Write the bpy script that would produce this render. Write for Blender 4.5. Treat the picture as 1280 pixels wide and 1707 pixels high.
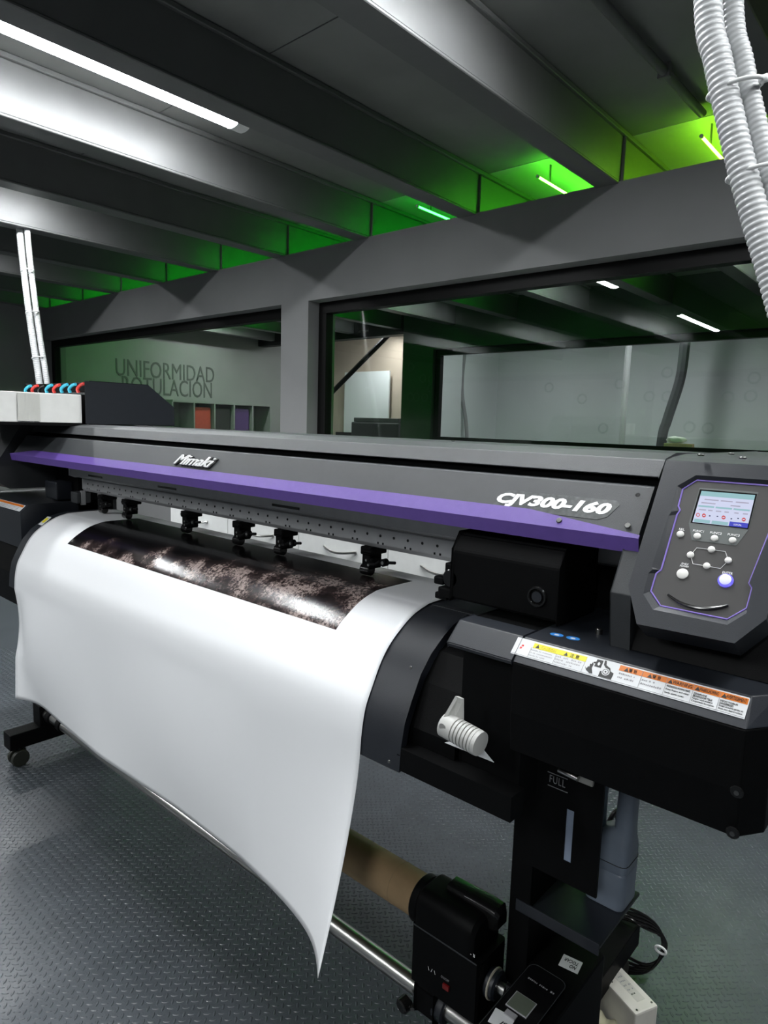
import bpy, bmesh, math, random
from mathutils import Vector, Matrix
random.seed(7)
# ---------------------------------------------------------------- clear
for o in list(bpy.data.objects): bpy.data.objects.remove(o, do_unlink=True)
SC = bpy.context.scene
COL = SC.collection
# ---------------------------------------------------------------- camera
YAW, PITCH, ROLL, FPX, CAMH = -.7216, -.1313, -.02974, 1110.3, 1.30
def cam_axes():
    ca, sa, cb, sb, cc, sc = math.cos(YAW), math.sin(YAW), math.cos(PITCH), math.sin(PITCH), math.cos(ROLL), math.sin(ROLL)
    fw = Vector((sa*cb, ca*cb, sb)); rt = Vector((ca, -sa, 0)); dn = fw.cross(rt)
    return cc*rt + sc*dn, -sc*rt + cc*dn, fw
RT, DN, FW = cam_axes()
CAM = Vector((0, 0, CAMH))
cd = bpy.data.cameras.new('camera'); co = bpy.data.objects.new('camera', cd); COL.objects.link(co)
cd.sensor_fit = 'VERTICAL'; cd.sensor_height = 36.0; cd.sensor_width = 36.0*1280/1707
cd.lens = 36.0*FPX/1707; cd.clip_start = .02; cd.clip_end = 100
m3 = Matrix((RT, -DN, -FW)).transposed()
co.matrix_world = Matrix.Translation(CAM) @ m3.to_4x4()
SC.camera = co
# ---------------------------------------------------------------- world / exposure
w = bpy.data.worlds.new('world'); SC.world = w; w.use_nodes = True
w.node_tree.nodes['Background'].inputs[0].default_value = (.5, .55, .6, 1)
w.node_tree.nodes['Background'].inputs[1].default_value = .02
SC.view_settings.view_transform = 'Standard'; SC.view_settings.look = 'None'
SC.view_settings.gamma = 1; SC.view_settings.use_curve_mapping = False
SC.view_settings.exposure = 1.65
LED_POWER = 38.0      # radiance of the white ceiling lights
GREEN_POWER = 9.0
# ---------------------------------------------------------------- pixel -> place helpers
def ray(px, py): return RT*((px-640)/FPX) + DN*((py-853.5)/FPX) + FW
def atx(px, py, x): d = ray(px, py); return CAM + d*(x/d.x)
def aty(px, py, y): d = ray(px, py); return CAM + d*(y/d.y)
def atz(px, py, z): d = ray(px, py); return CAM + d*((z-CAMH)/d.z)
def onpl(px, py, o, n): d = ray(px, py); return CAM + d*((o-CAM).dot(n)/d.dot(n))
# ---------------------------------------------------------------- materials
MATS = {}
def mat(name, col, rough=.5, metal=0., var=.06, scale=30., bump=0., bscale=200., emit=None, estr=0., trans=0., coat=0., spec=.5):
    if name in MATS: return MATS[name]
    m = bpy.data.materials.new(name); m.use_nodes = True; nt = m.node_tree
    b = nt.nodes['Principled BSDF']
    b.inputs['Roughness'].default_value = rough; b.inputs['Metallic'].default_value = metal
    b.inputs['Specular IOR Level'].default_value = spec
    b.inputs['Coat Weight'].default_value = coat
    b.inputs['Transmission Weight'].default_value = trans
    tc = nt.nodes.new('ShaderNodeTexCoord')
    n = nt.nodes.new('ShaderNodeTexNoise'); n.inputs['Scale'].default_value = scale; n.inputs['Detail'].default_value = 4
    nt.links.new(tc.outputs['Object'], n.inputs['Vector'])
    r = nt.nodes.new('ShaderNodeValToRGB')
    c0 = tuple(max(0, c*(1-var)) for c in col); c1 = tuple(min(1, c*(1+var)) for c in col)
    r.color_ramp.elements[0].position = .3; r.color_ramp.elements[1].position = .7
    r.color_ramp.elements[0].color = (*c0, 1); r.color_ramp.elements[1].color = (*c1, 1)
    nt.links.new(n.outputs['Fac'], r.inputs['Fac']); nt.links.new(r.outputs['Color'], b.inputs['Base Color'])
    if bump > 0:
        n2 = nt.nodes.new('ShaderNodeTexNoise'); n2.inputs['Scale'].default_value = bscale; n2.inputs['Detail'].default_value = 2
        nt.links.new(tc.outputs['Object'], n2.inputs['Vector'])
        bp = nt.nodes.new('ShaderNodeBump'); bp.inputs['Strength'].default_value = bump; bp.inputs['Distance'].default_value = .002
        nt.links.new(n2.outputs['Fac'], bp.inputs['Height']); nt.links.new(bp.outputs['Normal'], b.inputs['Normal'])
    if emit:
        b.inputs['Emission Color'].default_value = (*emit, 1); b.inputs['Emission Strength'].default_value = estr
    MATS[name] = m
    return m
def glass_mat(name, tint=(.965, .978, .972), refl=1.3):
    m = bpy.data.materials.new(name); m.use_nodes = True; nt = m.node_tree
    for n in list(nt.nodes): nt.nodes.remove(n)
    out = nt.nodes.new('ShaderNodeOutputMaterial'); mx = nt.nodes.new('ShaderNodeMixShader')
    tr = nt.nodes.new('ShaderNodeBsdfTransparent'); gl = nt.nodes.new('ShaderNodeBsdfGlossy')
    tr.inputs[0].default_value = (*tint, 1); gl.inputs['Roughness'].default_value = 0.0
    gl.inputs['Color'].default_value = (.95, 1, .98, 1)
    ge = nt.nodes.new('ShaderNodeNewGeometry'); dt = nt.nodes.new('ShaderNodeVectorMath'); dt.operation = 'DOT_PRODUCT'
    nt.links.new(ge.outputs['Incoming'], dt.inputs[0]); nt.links.new(ge.outputs['Normal'], dt.inputs[1])
    prev = dt.outputs['Value']
    for op, v in (('ABSOLUTE', None), ('SUBTRACT', 'r'), ('POWER', 5.), ('MULTIPLY_ADD', .96)):   # Schlick reflectance
        q = nt.nodes.new('ShaderNodeMath'); q.operation = op
        if v == 'r': q.inputs[0].default_value = 1; nt.links.new(prev, q.inputs[1])
        else:
            nt.links.new(prev, q.inputs[0])
            if v: q.inputs[1].default_value = v
            if op == 'MULTIPLY_ADD': q.inputs[2].default_value = .04
        prev = q.outputs[0]
    mu = nt.nodes.new('ShaderNodeMath'); mu.operation = 'MULTIPLY'; mu.inputs[1].default_value = refl; mu.use_clamp = True
    nt.links.new(prev, mu.inputs[0]); nt.links.new(mu.outputs[0], mx.inputs[0])
    nt.links.new(tr.outputs[0], mx.inputs[1]); nt.links.new(gl.outputs[0], mx.inputs[2]); nt.links.new(mx.outputs[0], out.inputs[0])
    MATS[name] = m
    return m
M_WALL = mat('wall_paint', (.20, .202, .205), .75, var=.05, scale=3, bump=.15, bscale=90)
M_WALLD = mat('wall_paint_grey', (.27, .275, .27), .8, var=.05, scale=3, bump=.1)
M_WALLW = mat('wall_paint_white', (.62, .66, .66), .7, var=.03, scale=2)
M_WALLG = mat('wall_paint_dark_green', (.022, .040, .028), .6, var=.05, scale=2)
M_BEIGE = mat('wall_paint_beige', (.42, .36, .29), .8, var=.05, scale=2)
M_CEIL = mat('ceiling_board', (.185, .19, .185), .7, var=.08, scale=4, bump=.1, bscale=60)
M_CEIL_LIT = mat('ceiling_board_lit', (.42, .425, .42), .7, var=.06, scale=4)  # corridor boards: brightness under the green tubes put into a paler colour
M_BEAM = mat('beam_paint', (.125, .128, .128), .45, metal=.1, var=.06, scale=6, bump=.12, bscale=40)
M_BLACK = mat('black_plastic', (.0020, .0021, .0023), .55, var=.15, scale=40, bump=.15, bscale=900, spec=.10)
M_BLACKG = mat('black_gloss', (.006, .006, .006), .18, var=.1)
M_FRAME = mat('black_window_frame', (.004, .004, .004), .5, var=.1, spec=.15)
M_CHAR = mat('charcoal_plastic', (.031, .034, .037), .46, var=.06, scale=60, bump=.25, bscale=1400)
M_CHARD = mat('charcoal_metal', (.0115, .0138, .0185), .40, var=.08, scale=40, bump=.15, bscale=1200)
M_PURP = mat('purple_trim', (.115, .062, .30), .38, var=.05, scale=80, bump=.25, bscale=1500)
M_PURPL = mat('purple_line', (.24, .17, .55), .35, var=.03)
M_WHITE = mat('white_plastic', (.72, .73, .72), .4, var=.03)
M_HOSE = mat('hose_plastic', (.52, .53, .535), .35, var=.04, scale=50)
M_CART = mat('cartridge_white', (.78, .78, .75), .5, var=.03)
M_STEEL = mat('brushed_steel', (.45, .45, .43), .28, metal=1., var=.08, scale=20)
M_ALU = mat('aluminium_rail', (.34, .345, .35), .42, metal=.4, var=.06, scale=30)
M_CARD = mat('cardboard', (.46, .31, .165), .65, var=.12, scale=18, bump=.1)
M_BRASS = mat('screw_metal', (.16, .16, .155), .35, metal=1., var=.1)
M_FLOOR = mat('floor_rubber', (.056, .064, .073), .26, var=.10, scale=9, bump=.12, bscale=300)
M_CYAN = mat('clip_cyan', (.05, .45, .62), .35, var=.05)
M_SHELF = mat('shelf_grey', (.26, .27, .26), .5)
M_RED = mat('clip_red', (.70, .05, .04), .35, var=.05)
M_LED = mat('led_diffuser', (.9, .9, .9), .4, emit=(.955, .985, 1.), estr=LED_POWER)
M_LED2 = mat('led_diffuser_second', (.9, .9, .9), .4, emit=(.955, .985, 1.), estr=LED_POWER*1.0)  # same diffuser, separate strength to balance the rear and other lamps
M_TXTW = mat('print_white', (.85, .85, .85), .45, var=.02)
M_TXTK = mat('print_black', (.01, .01, .01), .5, var=.05)
M_TXTG = mat('print_grey', (.25, .25, .26), .5, var=.05)
M_STICK = mat('sticker_white', (.60, .61, .62), .4, var=.02)
M_YEL = mat('sticker_yellow', (.66, .58, .01), .4, var=.03)
M_ORA = mat('sticker_orange', (.60, .155, .008), .4, var=.03)
M_GLASS = glass_mat('window_glass')
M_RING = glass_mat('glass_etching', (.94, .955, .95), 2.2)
# ---------------------------------------------------------------- mesh helpers
def tag(o, label=None, cat=None, group=None, kind=None):
    if label: o['label'] = label
    if cat: o['category'] = cat
    if group: o['group'] = group
    if kind: o['kind'] = kind
    return o
def link(name, me, m=None, parent=None, smooth=False):
    o = bpy.data.objects.new(name, me); COL.objects.link(o)
    if m is not None and hasattr(me, 'materials') and not me.materials: me.materials.append(m)
    if parent: o.parent = parent; o.matrix_parent_inverse = Matrix.Translation(-parent.location)
    if smooth:
        for p in me.polygons: p.use_smooth = True
    return o
def empty(name, loc=(0, 0, 0)):
    o = bpy.data.objects.new(name, None); COL.objects.link(o); o.location = loc; o.empty_display_size = .1
    return o
def done(bm, name, m, parent=None, smooth=False, bev=0., seg=2, autos=None):
    if bev > 0:
        bmesh.ops.remove_doubles(bm, verts=bm.verts, dist=1e-6)
        es = [e for e in bm.edges if len(e.link_faces) == 2 and e.calc_face_angle(0) > .35]
        if es: bmesh.ops.bevel(bm, geom=es, offset=bev, segments=seg, profile=.6, affect='EDGES', clamp_overlap=True)
    bmesh.ops.recalc_face_normals(bm, faces=bm.faces)
    me = bpy.data.meshes.new(name); bm.to_mesh(me); bm.free()
    o = link(name, me, m, parent, smooth or autos is not None)
    if autos is not None:
        try: me.set_sharp_from_angle(angle=autos)
        except Exception: pass
    return o
def bbox(bm, x0, x1, y0, y1, z0, z1, mw=None):
    vs = [bm.verts.new((x, y, z)) for x in (x0, x1) for y in (y0, y1) for z in (z0, z1)]
    for f in ((0, 1, 3, 2), (4, 6, 7, 5), (0, 4, 5, 1), (2, 3, 7, 6), (0, 2, 6, 4), (1, 5, 7, 3)):
        bm.faces.new([vs[i] for i in f])
    if mw is not None:
        for v in vs: v.co = mw @ v.co
    return vs
def box(name, m, x0, x1, y0, y1, z0, z1, parent=None, bev=0., mw=None, seg=2):
    bm = bmesh.new(); bbox(bm, x0, x1, y0, y1, z0, z1, mw)
    return done(bm, name, m, parent, bev=bev, seg=seg)
def prism_bm(bm, prof, x0, x1):
    a = [bm.verts.new((x0, y, z)) for y, z in prof]; b = [bm.verts.new((x1, y, z)) for y, z in prof]
    n = len(prof)
    for i in range(n): bm.faces.new((a[i], a[(i+1) % n], b[(i+1) % n], b[i]))
    bm.faces.new(a); bm.faces.new(b[::-1])
def prism(name, m, prof, x0, x1, parent=None, bev=0., smooth=False, autos=None):
    bm = bmesh.new(); prism_bm(bm, prof, x0, x1)
    return done(bm, name, m, parent, bev=bev, smooth=smooth, autos=autos)
def loft(name, m, rings, parent=None, bev=0., cap=True, smooth=False, autos=None):
    bm = bmesh.new(); R = [[bm.verts.new(p) for p in r] for r in rings]; n = len(rings[0])
    for a, b in zip(R, R[1:]):
        for i in range(n): bm.faces.new((a[i], a[(i+1) % n], b[(i+1) % n], b[i]))
    if cap: bm.faces.new(R[0][::-1]); bm.faces.new(R[-1])
    return done(bm, name, m, parent, bev=bev, smooth=smooth, autos=autos)
def frame_of(d, hint=Vector((0, 0, 1))):
    d = d.normalized()
    if abs(d.dot(hint)) > .95: hint = Vector((0, 1, 0))
    u = d.cross(hint).normalized(); return u, u.cross(d).normalized()
def tube_bm(bm, pts, rad, n=12, cap=True):
    pts = [Vector(p) for p in pts]; N = len(pts); rs = rad if isinstance(rad, (list, tuple)) else [rad]*N
    R = []; u = None
    for i, p in enumerate(pts):
        d = (pts[min(i+1, N-1)] - pts[max(i-1, 0)])
        if d.length < 1e-9: d = pts[-1] - pts[0]
        if d.length < 1e-9: d = Vector((0, 0, 1))
        d.normalize()
        if u is None: u, v = frame_of(d)
        else:
            u = (u - d*u.dot(d)).normalized(); v = d.cross(u)
        v = d.cross(u)
        R.append([bm.verts.new(p + (u*math.cos(t) + v*math.sin(t))*rs[i]) for t in [2*math.pi*k/n for k in range(n)]])
    for a, b in zip(R, R[1:]):
        for i in range(n): bm.faces.new((a[i], a[(i+1) % n], b[(i+1) % n], b[i]))
    if cap: bm.faces.new(R[0][::-1]); bm.faces.new(R[-1])
def tube(name, m, pts, rad, parent=None, n=12, cap=True, autos=.7):
    bm = bmesh.new(); tube_bm(bm, pts, rad, n, cap)
    return done(bm, name, m, parent, autos=autos)
def cyl(name, m, p0, p1, r, parent=None, n=20, bev=0.):
    p0, p1 = Vector(p0), Vector(p1); d = (p1-p0)
    if bev > 0:
        e = d.normalized()*bev
        return tube(name, m, [p0, p0, p0+e, p1-e, p1, p1], [0.0001, r-bev, r, r, r-bev, .0001], parent, n)
    return tube(name, m, [p0, p0, p1, p1], [.0001, r, r, .0001], parent, n)
def spline(pts, k=8):
    pts = [Vector(p) for p in pts]; out = []
    P = [pts[0]*2-pts[1]] + pts + [pts[-1]*2-pts[-2]]
    for i in range(1, len(P)-2):
        for j in range(k):
            t = j/k
            a, b, c, d = P[i-1], P[i], P[i+1], P[i+2]
            out.append(.5*((2*b) + (c-a)*t + (2*a-5*b+4*c-d)*t*t + (3*b-a-3*c+d)*t**3))
    out.append(pts[-1]); return out
def resample(pts, step):
    out = [pts[0].copy()]; acc = 0
    for a, b in zip(pts, pts[1:]):
        L = (b-a).length; s = step-acc
        while s <= L: out.append(a.lerp(b, s/L)); s += step
        acc = (acc+L) % step
    return out
def extrude_poly(name, m, pts, n, depth, parent=None, bev=0.):
    """flat polygon (world points) given thickness against its normal n"""
    bm = bmesh.new(); a = [bm.verts.new(p) for p in pts]; b = [bm.verts.new(Vector(p) - n*depth) for p in pts]; k = len(pts)
    bm.faces.new(a); bm.faces.new(b[::-1])
    for i in range(k): bm.faces.new((a[i], b[i], b[(i+1) % k], a[(i+1) % k]))
    return done(bm, name, m, parent, bev=bev)
def text_mesh(body, extrude=.02, shear=0., offset=0., spacing=1.):
    cu = bpy.data.curves.new('t', 'FONT'); cu.body = body; cu.extrude = extrude; cu.shear = shear; cu.offset = offset
    cu.resolution_u = 3; cu.space_character = spacing
    ob = bpy.data.objects.new('t', cu); COL.objects.link(ob)
    bpy.context.view_layer.update()
    me = bpy.data.meshes.new_from_object(ob.evaluated_get(bpy.context.evaluated_depsgraph_get()))
    bpy.data.objects.remove(ob, do_unlink=True); bpy.data.curves.remove(cu)
    return me
def text(name, body, m, O, ux, uy, width=None, height=None, thick=.0006, parent=None, shear=0., offset=0., spacing=1., lift=.0):
    """writing whose bounding box starts at O, along ux, up uy"""
    me = text_mesh(body, .01, shear, offset, spacing)
    xs = [v.co.x for v in me.vertices]; ys = [v.co.y for v in me.vertices]
    x0, x1, y0, y1 = min(xs), max(xs), min(ys), max(ys)
    if width is None: sx = height/(y1-y0)
    else: sx = width/(x1-x0)
    sy = sx if height is None else height/(y1-y0)
    ux = Vector(ux).normalized(); uy = Vector(uy).normalized(); nz = ux.cross(uy).normalized(); O = Vector(O)
    for v in me.vertices:
        c = v.co
        v.co = O + ux*((c.x-x0)*sx) + uy*((c.y-y0)*sy) + nz*(lift + (c.z+.01)/.02*thick)
    return link(name, me, m, parent)
def screw(parent, p, n, r=.004, name='screw'):
    n = Vector(n).normalized(); p = Vector(p)
    return cyl(name, M_BRASS, p, p+n*r*.6, r, parent, n=10, bev=r*.2)
def struct(o, label, cat): return tag(o, label, cat, kind='structure')
# ================================================================ ROOM
CEIL = 2.70; BB = 2.46; YW = 3.20; XL = -8.25; XR = 3.0; YF = -4.0; YFAR = 6.4; YEND = 8.6
BAY = .807; BX = [-1.40 - BAY*i for i in range(-5, 9)]      # right edges of the beams
BW = .115
floor = struct(box('floor', M_FLOOR, XL-.2, XR+.2, YF-.2, YEND+.2, -.10, 0), 'dark blue-grey tread-plate rubber floor', 'floor')
# --- raised lugs of the tread plate: crossed short bars
def lug_mesh():
    bm = bmesh.new(); L, W, Hh = .0086, .0024, .0014
    pr = [(-L, 0, 0), (-L*.55, -W, 0), (0, -W*1.25, 0), (L*.55, -W, 0), (L, 0, 0), (L*.55, W, 0), (0, W*1.25, 0), (-L*.55, W, 0)]
    a = [bm.verts.new(p) for p in pr]; b = [bm.verts.new((x*.82, y*.45, Hh)) for x, y, z in pr]
    for i in range(8): bm.faces.new((a[i], a[(i+1) % 8], b[(i+1) % 8], b[i]))
    bm.faces.new(b); me = bpy.data.meshes.new('tread_lug'); bm.to_mesh(me); bm.free(); me.materials.append(M_FLOOR); return me
LUG = lug_mesh()
LV = [v.co.copy() for v in LUG.vertices]; LF = [tuple(p.vertices) for p in LUG.polygons]
P_ = .0165
cand = []
def inframe(x, y):
    q = Vector((x, y, 0)) - CAM; d = q.dot(FW)
    if d < .05: return None
    return q.dot(RT)/d*FPX+640, q.dot(DN)/d*FPX+853.5, d
for i in range(-230, 230):
    for j in range(-230, 230):
        u, v = i*P_, j*P_
        x = (u-v)*.70711 - 1.6; y = (u+v)*.70711 + 1.4
        if not (-5.2 < x < 1.0 and -.2 < y < 3.2): continue
        f = inframe(x, y)
        if f is None or not (-150 < f[0] < 1650 and 1080 < f[1] < 1900): continue
        cand.append((f[2], x, y, math.pi/4 + (math.pi/2 if (i+j) % 2 else 0), f))
cand.sort(key=lambda c: c[0])
def sheet_hidden(f):      # lugs that lie behind the hanging sheet or the machine are not among the ones in view
    px, py = f[0], f[1]
    yb = 1160+(px-20)*.70 if px < 533 else 1200
    return py < yb or (560 < px < 1010 and py > 1400 and px+py > 2150) or not (0 < px < 1280 and py < 1707)
near = [c for c in cand if not sheet_hidden(c[4])][:300]
nid = set(id(c) for c in near)
for d, x, y, a, f in near:
    o = bpy.data.objects.new('tread_lug', LUG); COL.objects.link(o); o.parent = floor
    o.location = (x, y, 0); o.rotation_euler = (0, 0, a)
vs, fs = [], []
for c in cand:
    if id(c) in nid: continue
    d, x, y, a, f = c; ca, sa = math.cos(a), math.sin(a); b0 = len(vs)
    vs += [(x+p.x*ca-p.y*sa, y+p.x*sa+p.y*ca, p.z) for p in LV]; fs += [tuple(b0+k for k in F) for F in LF]
me = bpy.data.meshes.new('tread_pattern'); me.from_pydata(vs, [], fs); me.materials.append(M_FLOOR)
tag(link('tread_pattern', me, None, floor), kind='stuff')
# --- ceiling, boards, beams
ceiling = struct(box('ceiling', M_CEIL, XL-.2, XR+.2, YF-.2, YEND+.2, CEIL+.012, CEIL+.10), 'grey ceiling deck above steel beams', 'ceiling')
edges = sorted([XL] + [b for b in BX if XL < b < XR] + [XR])
seams = [YF, -3.25, -.745, 1.755, YW+.1, 4.9, YFAR]
for b in range(len(edges)-1):
    x0 = edges[b]+.001 if b else XL; x1 = edges[b+1]-BW-.001
    if x1-x0 < .05: continue
    for s0, s1 in zip(seams, seams[1:]):
        box('ceiling_board', M_CEIL_LIT if s0 > YW else M_CEIL, x0, x1, s0+.003, s1-.003, CEIL, CEIL+.012, ceiling)
for bx in BX:
    if not XL+.1 < bx < XR: continue
    bm = bmesh.new()
    bbox(bm, bx-BW, bx, YF, YFAR, BB, BB+.012)                        # bottom flange
    bbox(bm, bx-BW+.004, bx-.004, YF, YFAR, BB+.012, CEIL-.022)       # boxed web
    bbox(bm, bx-BW-.012, bx+.012, YF, YFAR, CEIL-.024, CEIL-.002)     # top plate
    bbox(bm, bx-.004, bx+.012, YW+.02, YW+.03, BB+.012, CEIL-.024)    # stiffener over the wall
    i = BX.index(bx)
    struct(done(bm, 'trim_%d' % (i+1), M_BEAM, bev=.003, seg=1), 'grey painted steel ceiling beam running over the glazed partition', 'beam')['group'] = 'steel ceiling beams'
# --- partition wall with two windows
ZS, ZH, ZT = .85, 2.13, 2.468            # sill, head, top
PX0, PX1 = -3.86, -3.57                  # post between the windows
bm = bmesh.new()
bbox(bm, XL, XR, YW, YW+.26, ZH, ZT)
bbox(bm, XL, XR, YW, YW+.26, 0, ZS)
bbox(bm, PX0, PX1, YW, YW+.26, ZS, ZH)
bbox(bm, XL, -8.05, YW, YW+.26, ZS, ZH)
bbox(bm, 1.6, XR, YW, YW+.26, ZS, ZH)
struct(done(bm, 'wall_back', M_WALL), 'grey plastered partition wall with deep header and post', 'wall')
struct(box('wall_left', M_WALLD, XL-.2, XL, YF-.2, YEND+.2, 0, CEIL), 'grey end wall behind the printer', 'wall')
struct(box('wall_right', M_WALL, XR, XR+.2, YF-.2, YEND+.2, 0, CEIL), 'grey wall on the right side of the workshop', 'wall')
struct(box('wall_front', M_WALL, XL, XR, YF-.2, YF, 0, CEIL), 'grey wall on the near side of the workshop', 'wall')
def window(name, x0, x1, y, z0, z1, fr, label, tx=.07):
    o = empty(name, ((x0+x1)/2, y, z0)); struct(o, label, 'window')
    bm = bmesh.new()
    bbox(bm, x0, x1, y, y+tx, z1-fr, z1); bbox(bm, x0, x1, y, y+tx, z0, z0+fr)
    bbox(bm, x0, x0+fr, y, y+tx, z0+fr, z1-fr); bbox(bm, x1-fr, x1, y, y+tx, z0+fr, z1-fr)
    done(bm, 'window_frame', M_FRAME, o, bev=.003, seg=1)
    p = box('window_pane', M_GLASS, x0+fr, x1-fr, y+.030, y+.036, z0+fr, z1-fr, o)
    return o, p
GY = YW+.10
w1, pane1 = window('window_1', -8.05, PX0, GY, ZS, ZH, .075, 'long dark-framed window with wall lettering visible behind')
w2, pane2 = window('window_2', PX1, 1.6, GY, ZS, ZH, .075, 'wide black-framed window behind the printer reflecting ceiling lights')
# faint etched rings on the right-hand pane
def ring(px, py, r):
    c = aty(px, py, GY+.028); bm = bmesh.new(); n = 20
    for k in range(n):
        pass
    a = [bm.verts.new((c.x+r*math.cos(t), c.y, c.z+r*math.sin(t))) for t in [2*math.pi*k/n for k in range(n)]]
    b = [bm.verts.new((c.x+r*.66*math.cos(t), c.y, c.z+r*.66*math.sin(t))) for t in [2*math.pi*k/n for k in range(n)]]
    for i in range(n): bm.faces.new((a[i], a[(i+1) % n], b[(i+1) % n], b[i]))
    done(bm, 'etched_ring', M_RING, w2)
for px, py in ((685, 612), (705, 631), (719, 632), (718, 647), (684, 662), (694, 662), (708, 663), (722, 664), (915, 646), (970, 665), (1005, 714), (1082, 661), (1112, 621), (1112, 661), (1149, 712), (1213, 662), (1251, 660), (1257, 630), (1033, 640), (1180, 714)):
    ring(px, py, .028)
# --- corridor beyond: second partition with window, dark green wall, opening to a beige room
bm = bmesh.new()
FX0 = -4.93; ZF = 2.195
bbox(bm, FX0, XR, YFAR, YFAR+.2, ZF, CEIL); bbox(bm, FX0, XR, YFAR, YFAR+.2, 0, 1.10); bbox(bm, -5.40, FX0, YFAR, YFAR+.2, 0, CEIL)
struct(done(bm, 'wall_corridor', M_WALLG), 'dark green partition seen through the wide window', 'wall')
w3, pane3 = window('window_3', FX0, XR-.02, YFAR+.05, 1.10, ZF, .07, 'black-framed window of the second partition in front of white wall')
struct(box('wall_side', M_WALLW, -5.46, -5.40, YFAR+.21, YEND, 0, CEIL), 'pale dividing wall between the far room and the beige room', 'wall')
struct(box('wall_far', M_WALLW, -5.4, XR, YEND, YEND+.2, 0, CEIL), 'white wall of the far room', 'wall')
struct(box('wall_beige', M_BEIGE, XL, -5.47, YEND-.8, YEND-.6, 0, CEIL), 'beige wall of the side room seen past the green partition', 'wall')
bm = bmesh.new(); bbox(bm, -8.25, -5.40, YFAR, YFAR+.15, 2.40, CEIL)
struct(done(bm, 'trim_20', M_FRAME), 'dark lintel over the opening to the beige room', 'lintel')
# wall lettering on the left end wall
def xs(px, py): return atx(px, py, XL+.001)
for body, pa, pb, h in (('UNIFORMIDAD', (193, 623), (357, 634), .30), ('ROTULACI\u00d3N', (204, 653), (353, 656), .36)):
    A, B = xs(*pa), xs(*pb)
    t = text('wall_lettering', body, mat('letter_grey', (.085, .092, .088), .6), (XL+.001, A.y, A.z-.02), (0, 1, 0), (0, 0, 1), width=B.y-A.y, height=h*.72 if 'U' in body[:1] else h*.78, thick=.004, offset=0)
    struct(t, 'grey capital letters reading %s on the end wall' % body, 'lettering')
# cubby shelf under the lettering
tops = xs(300, 668); cy0 = xs(262, 668).y; cy1 = 6.6; cz1 = tops.z
cub = empty('cubby_shelf', (XL+.2, (cy0+cy1)/2, 0)); tag(cub, 'white cubby shelf along the end wall beneath the lettering', 'shelf')
cyw = xs(332, 690).y - xs(298, 690).y
ncol = int((cy1-cy0)/cyw); rows = [cz1-.02, cz1-.44, cz1-.86, cz1-1.28]
box('shelf_back', M_SHELF, XL+.005, XL+.02, cy0, cy0+ncol*cyw, 0, cz1, cub)
for r in range(4): box('shelf_board', M_SHELF, XL+.02, XL+.38, cy0, cy0+ncol*cyw, rows[r] if r else cz1-.03, (rows[r]+.02) if r else cz1, cub)
box('shelf_board', M_SHELF, XL+.02, XL+.38, cy0, cy0+ncol*cyw, 0, .05, cub)
for k in range(ncol+1): box('shelf_divider', M_SHELF, XL+.02, XL+.38, cy0+k*cyw-.01, cy0+k*cyw+.01, .05, cz1-.03, cub)
cols = {(1, 0): ('red', (.55, .06, .03)), (2, 0): ('black', (.01, .012, .01)), (3, 0): ('purple', (.08, .03, .16)), (1, 1): ('green', (.02, .22, .05)), (2, 1): ('yellow', (.6, .5, .02)), (3, 1): ('blue', (.02, .04, .22))}
for (c, r), (cn, rgb) in cols.items():
    y0 = cy0+c*cyw+.02; y1 = y0+cyw-.05; zt = (rows[r]-.02 if r else cz1-.05); zb = rows[r+1]+.021
    bm = bmesh.new()
    bbox(bm, XL+.03, XL+.34, y0, y1, zb, zt-.03)
    o = done(bm, 'storage_bin', mat('bin_'+cn, rgb, .6), bev=.03, seg=3)
    tag(o, '%s storage bin in the white cubby shelf beneath the lettering' % cn, 'bin', 'coloured bins in the cubby shelf')
# things in the rooms beyond
st = tube('steel_strut', M_FRAME, [aty(568, 636, 6.9)+Vector((-.6, 0, -.45)), aty(650, 556, 6.9), aty(668, 540, 6.9)+Vector((.25, 0, .25))], .035, n=8)
tag(st, 'dark diagonal steel strut crossing in front of the beige wall', 'strut')
bd = empty('work_table', (-6.6, 7.0, 0)); tag(bd, 'low dark work table in the beige side room', 'table')
box('tabletop', M_CHARD, -7.6, -5.6, 6.75, 7.35, .95, 1.0, bd, bev=.005)
for x in (-7.5, -5.7):
    for y in (6.8, 7.3): box('leg', M_FRAME, x-.03, x+.03, y-.03, y+.03, 0, .95, bd)
pr = empty('desktop_machine', (-6.3, 7.05, 1.0)); tag(pr, 'small dark box-shaped machine on the work table in side room', 'machine')
box('body', M_CHARD, -6.75, -5.85, 6.9, 7.25, 1.0, 1.32, pr, bev=.02); box('lid', M_CHAR, -6.72, -5.88, 6.92, 7.22, 1.32, 1.38, pr, bev=.01)
wb = box('display_board', M_WALLW, -7.7, -6.75, 7.70, 7.73, 1.15, 2.1, None, bev=.005); tag(wb, 'pale rectangular board standing against the beige wall', 'board')
lb = tag(box('board_ledge', M_FRAME, -7.8, -6.6, 7.62, 7.79, 1.10, 1.15), 'dark ledge under the pale board', 'ledge')
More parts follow.
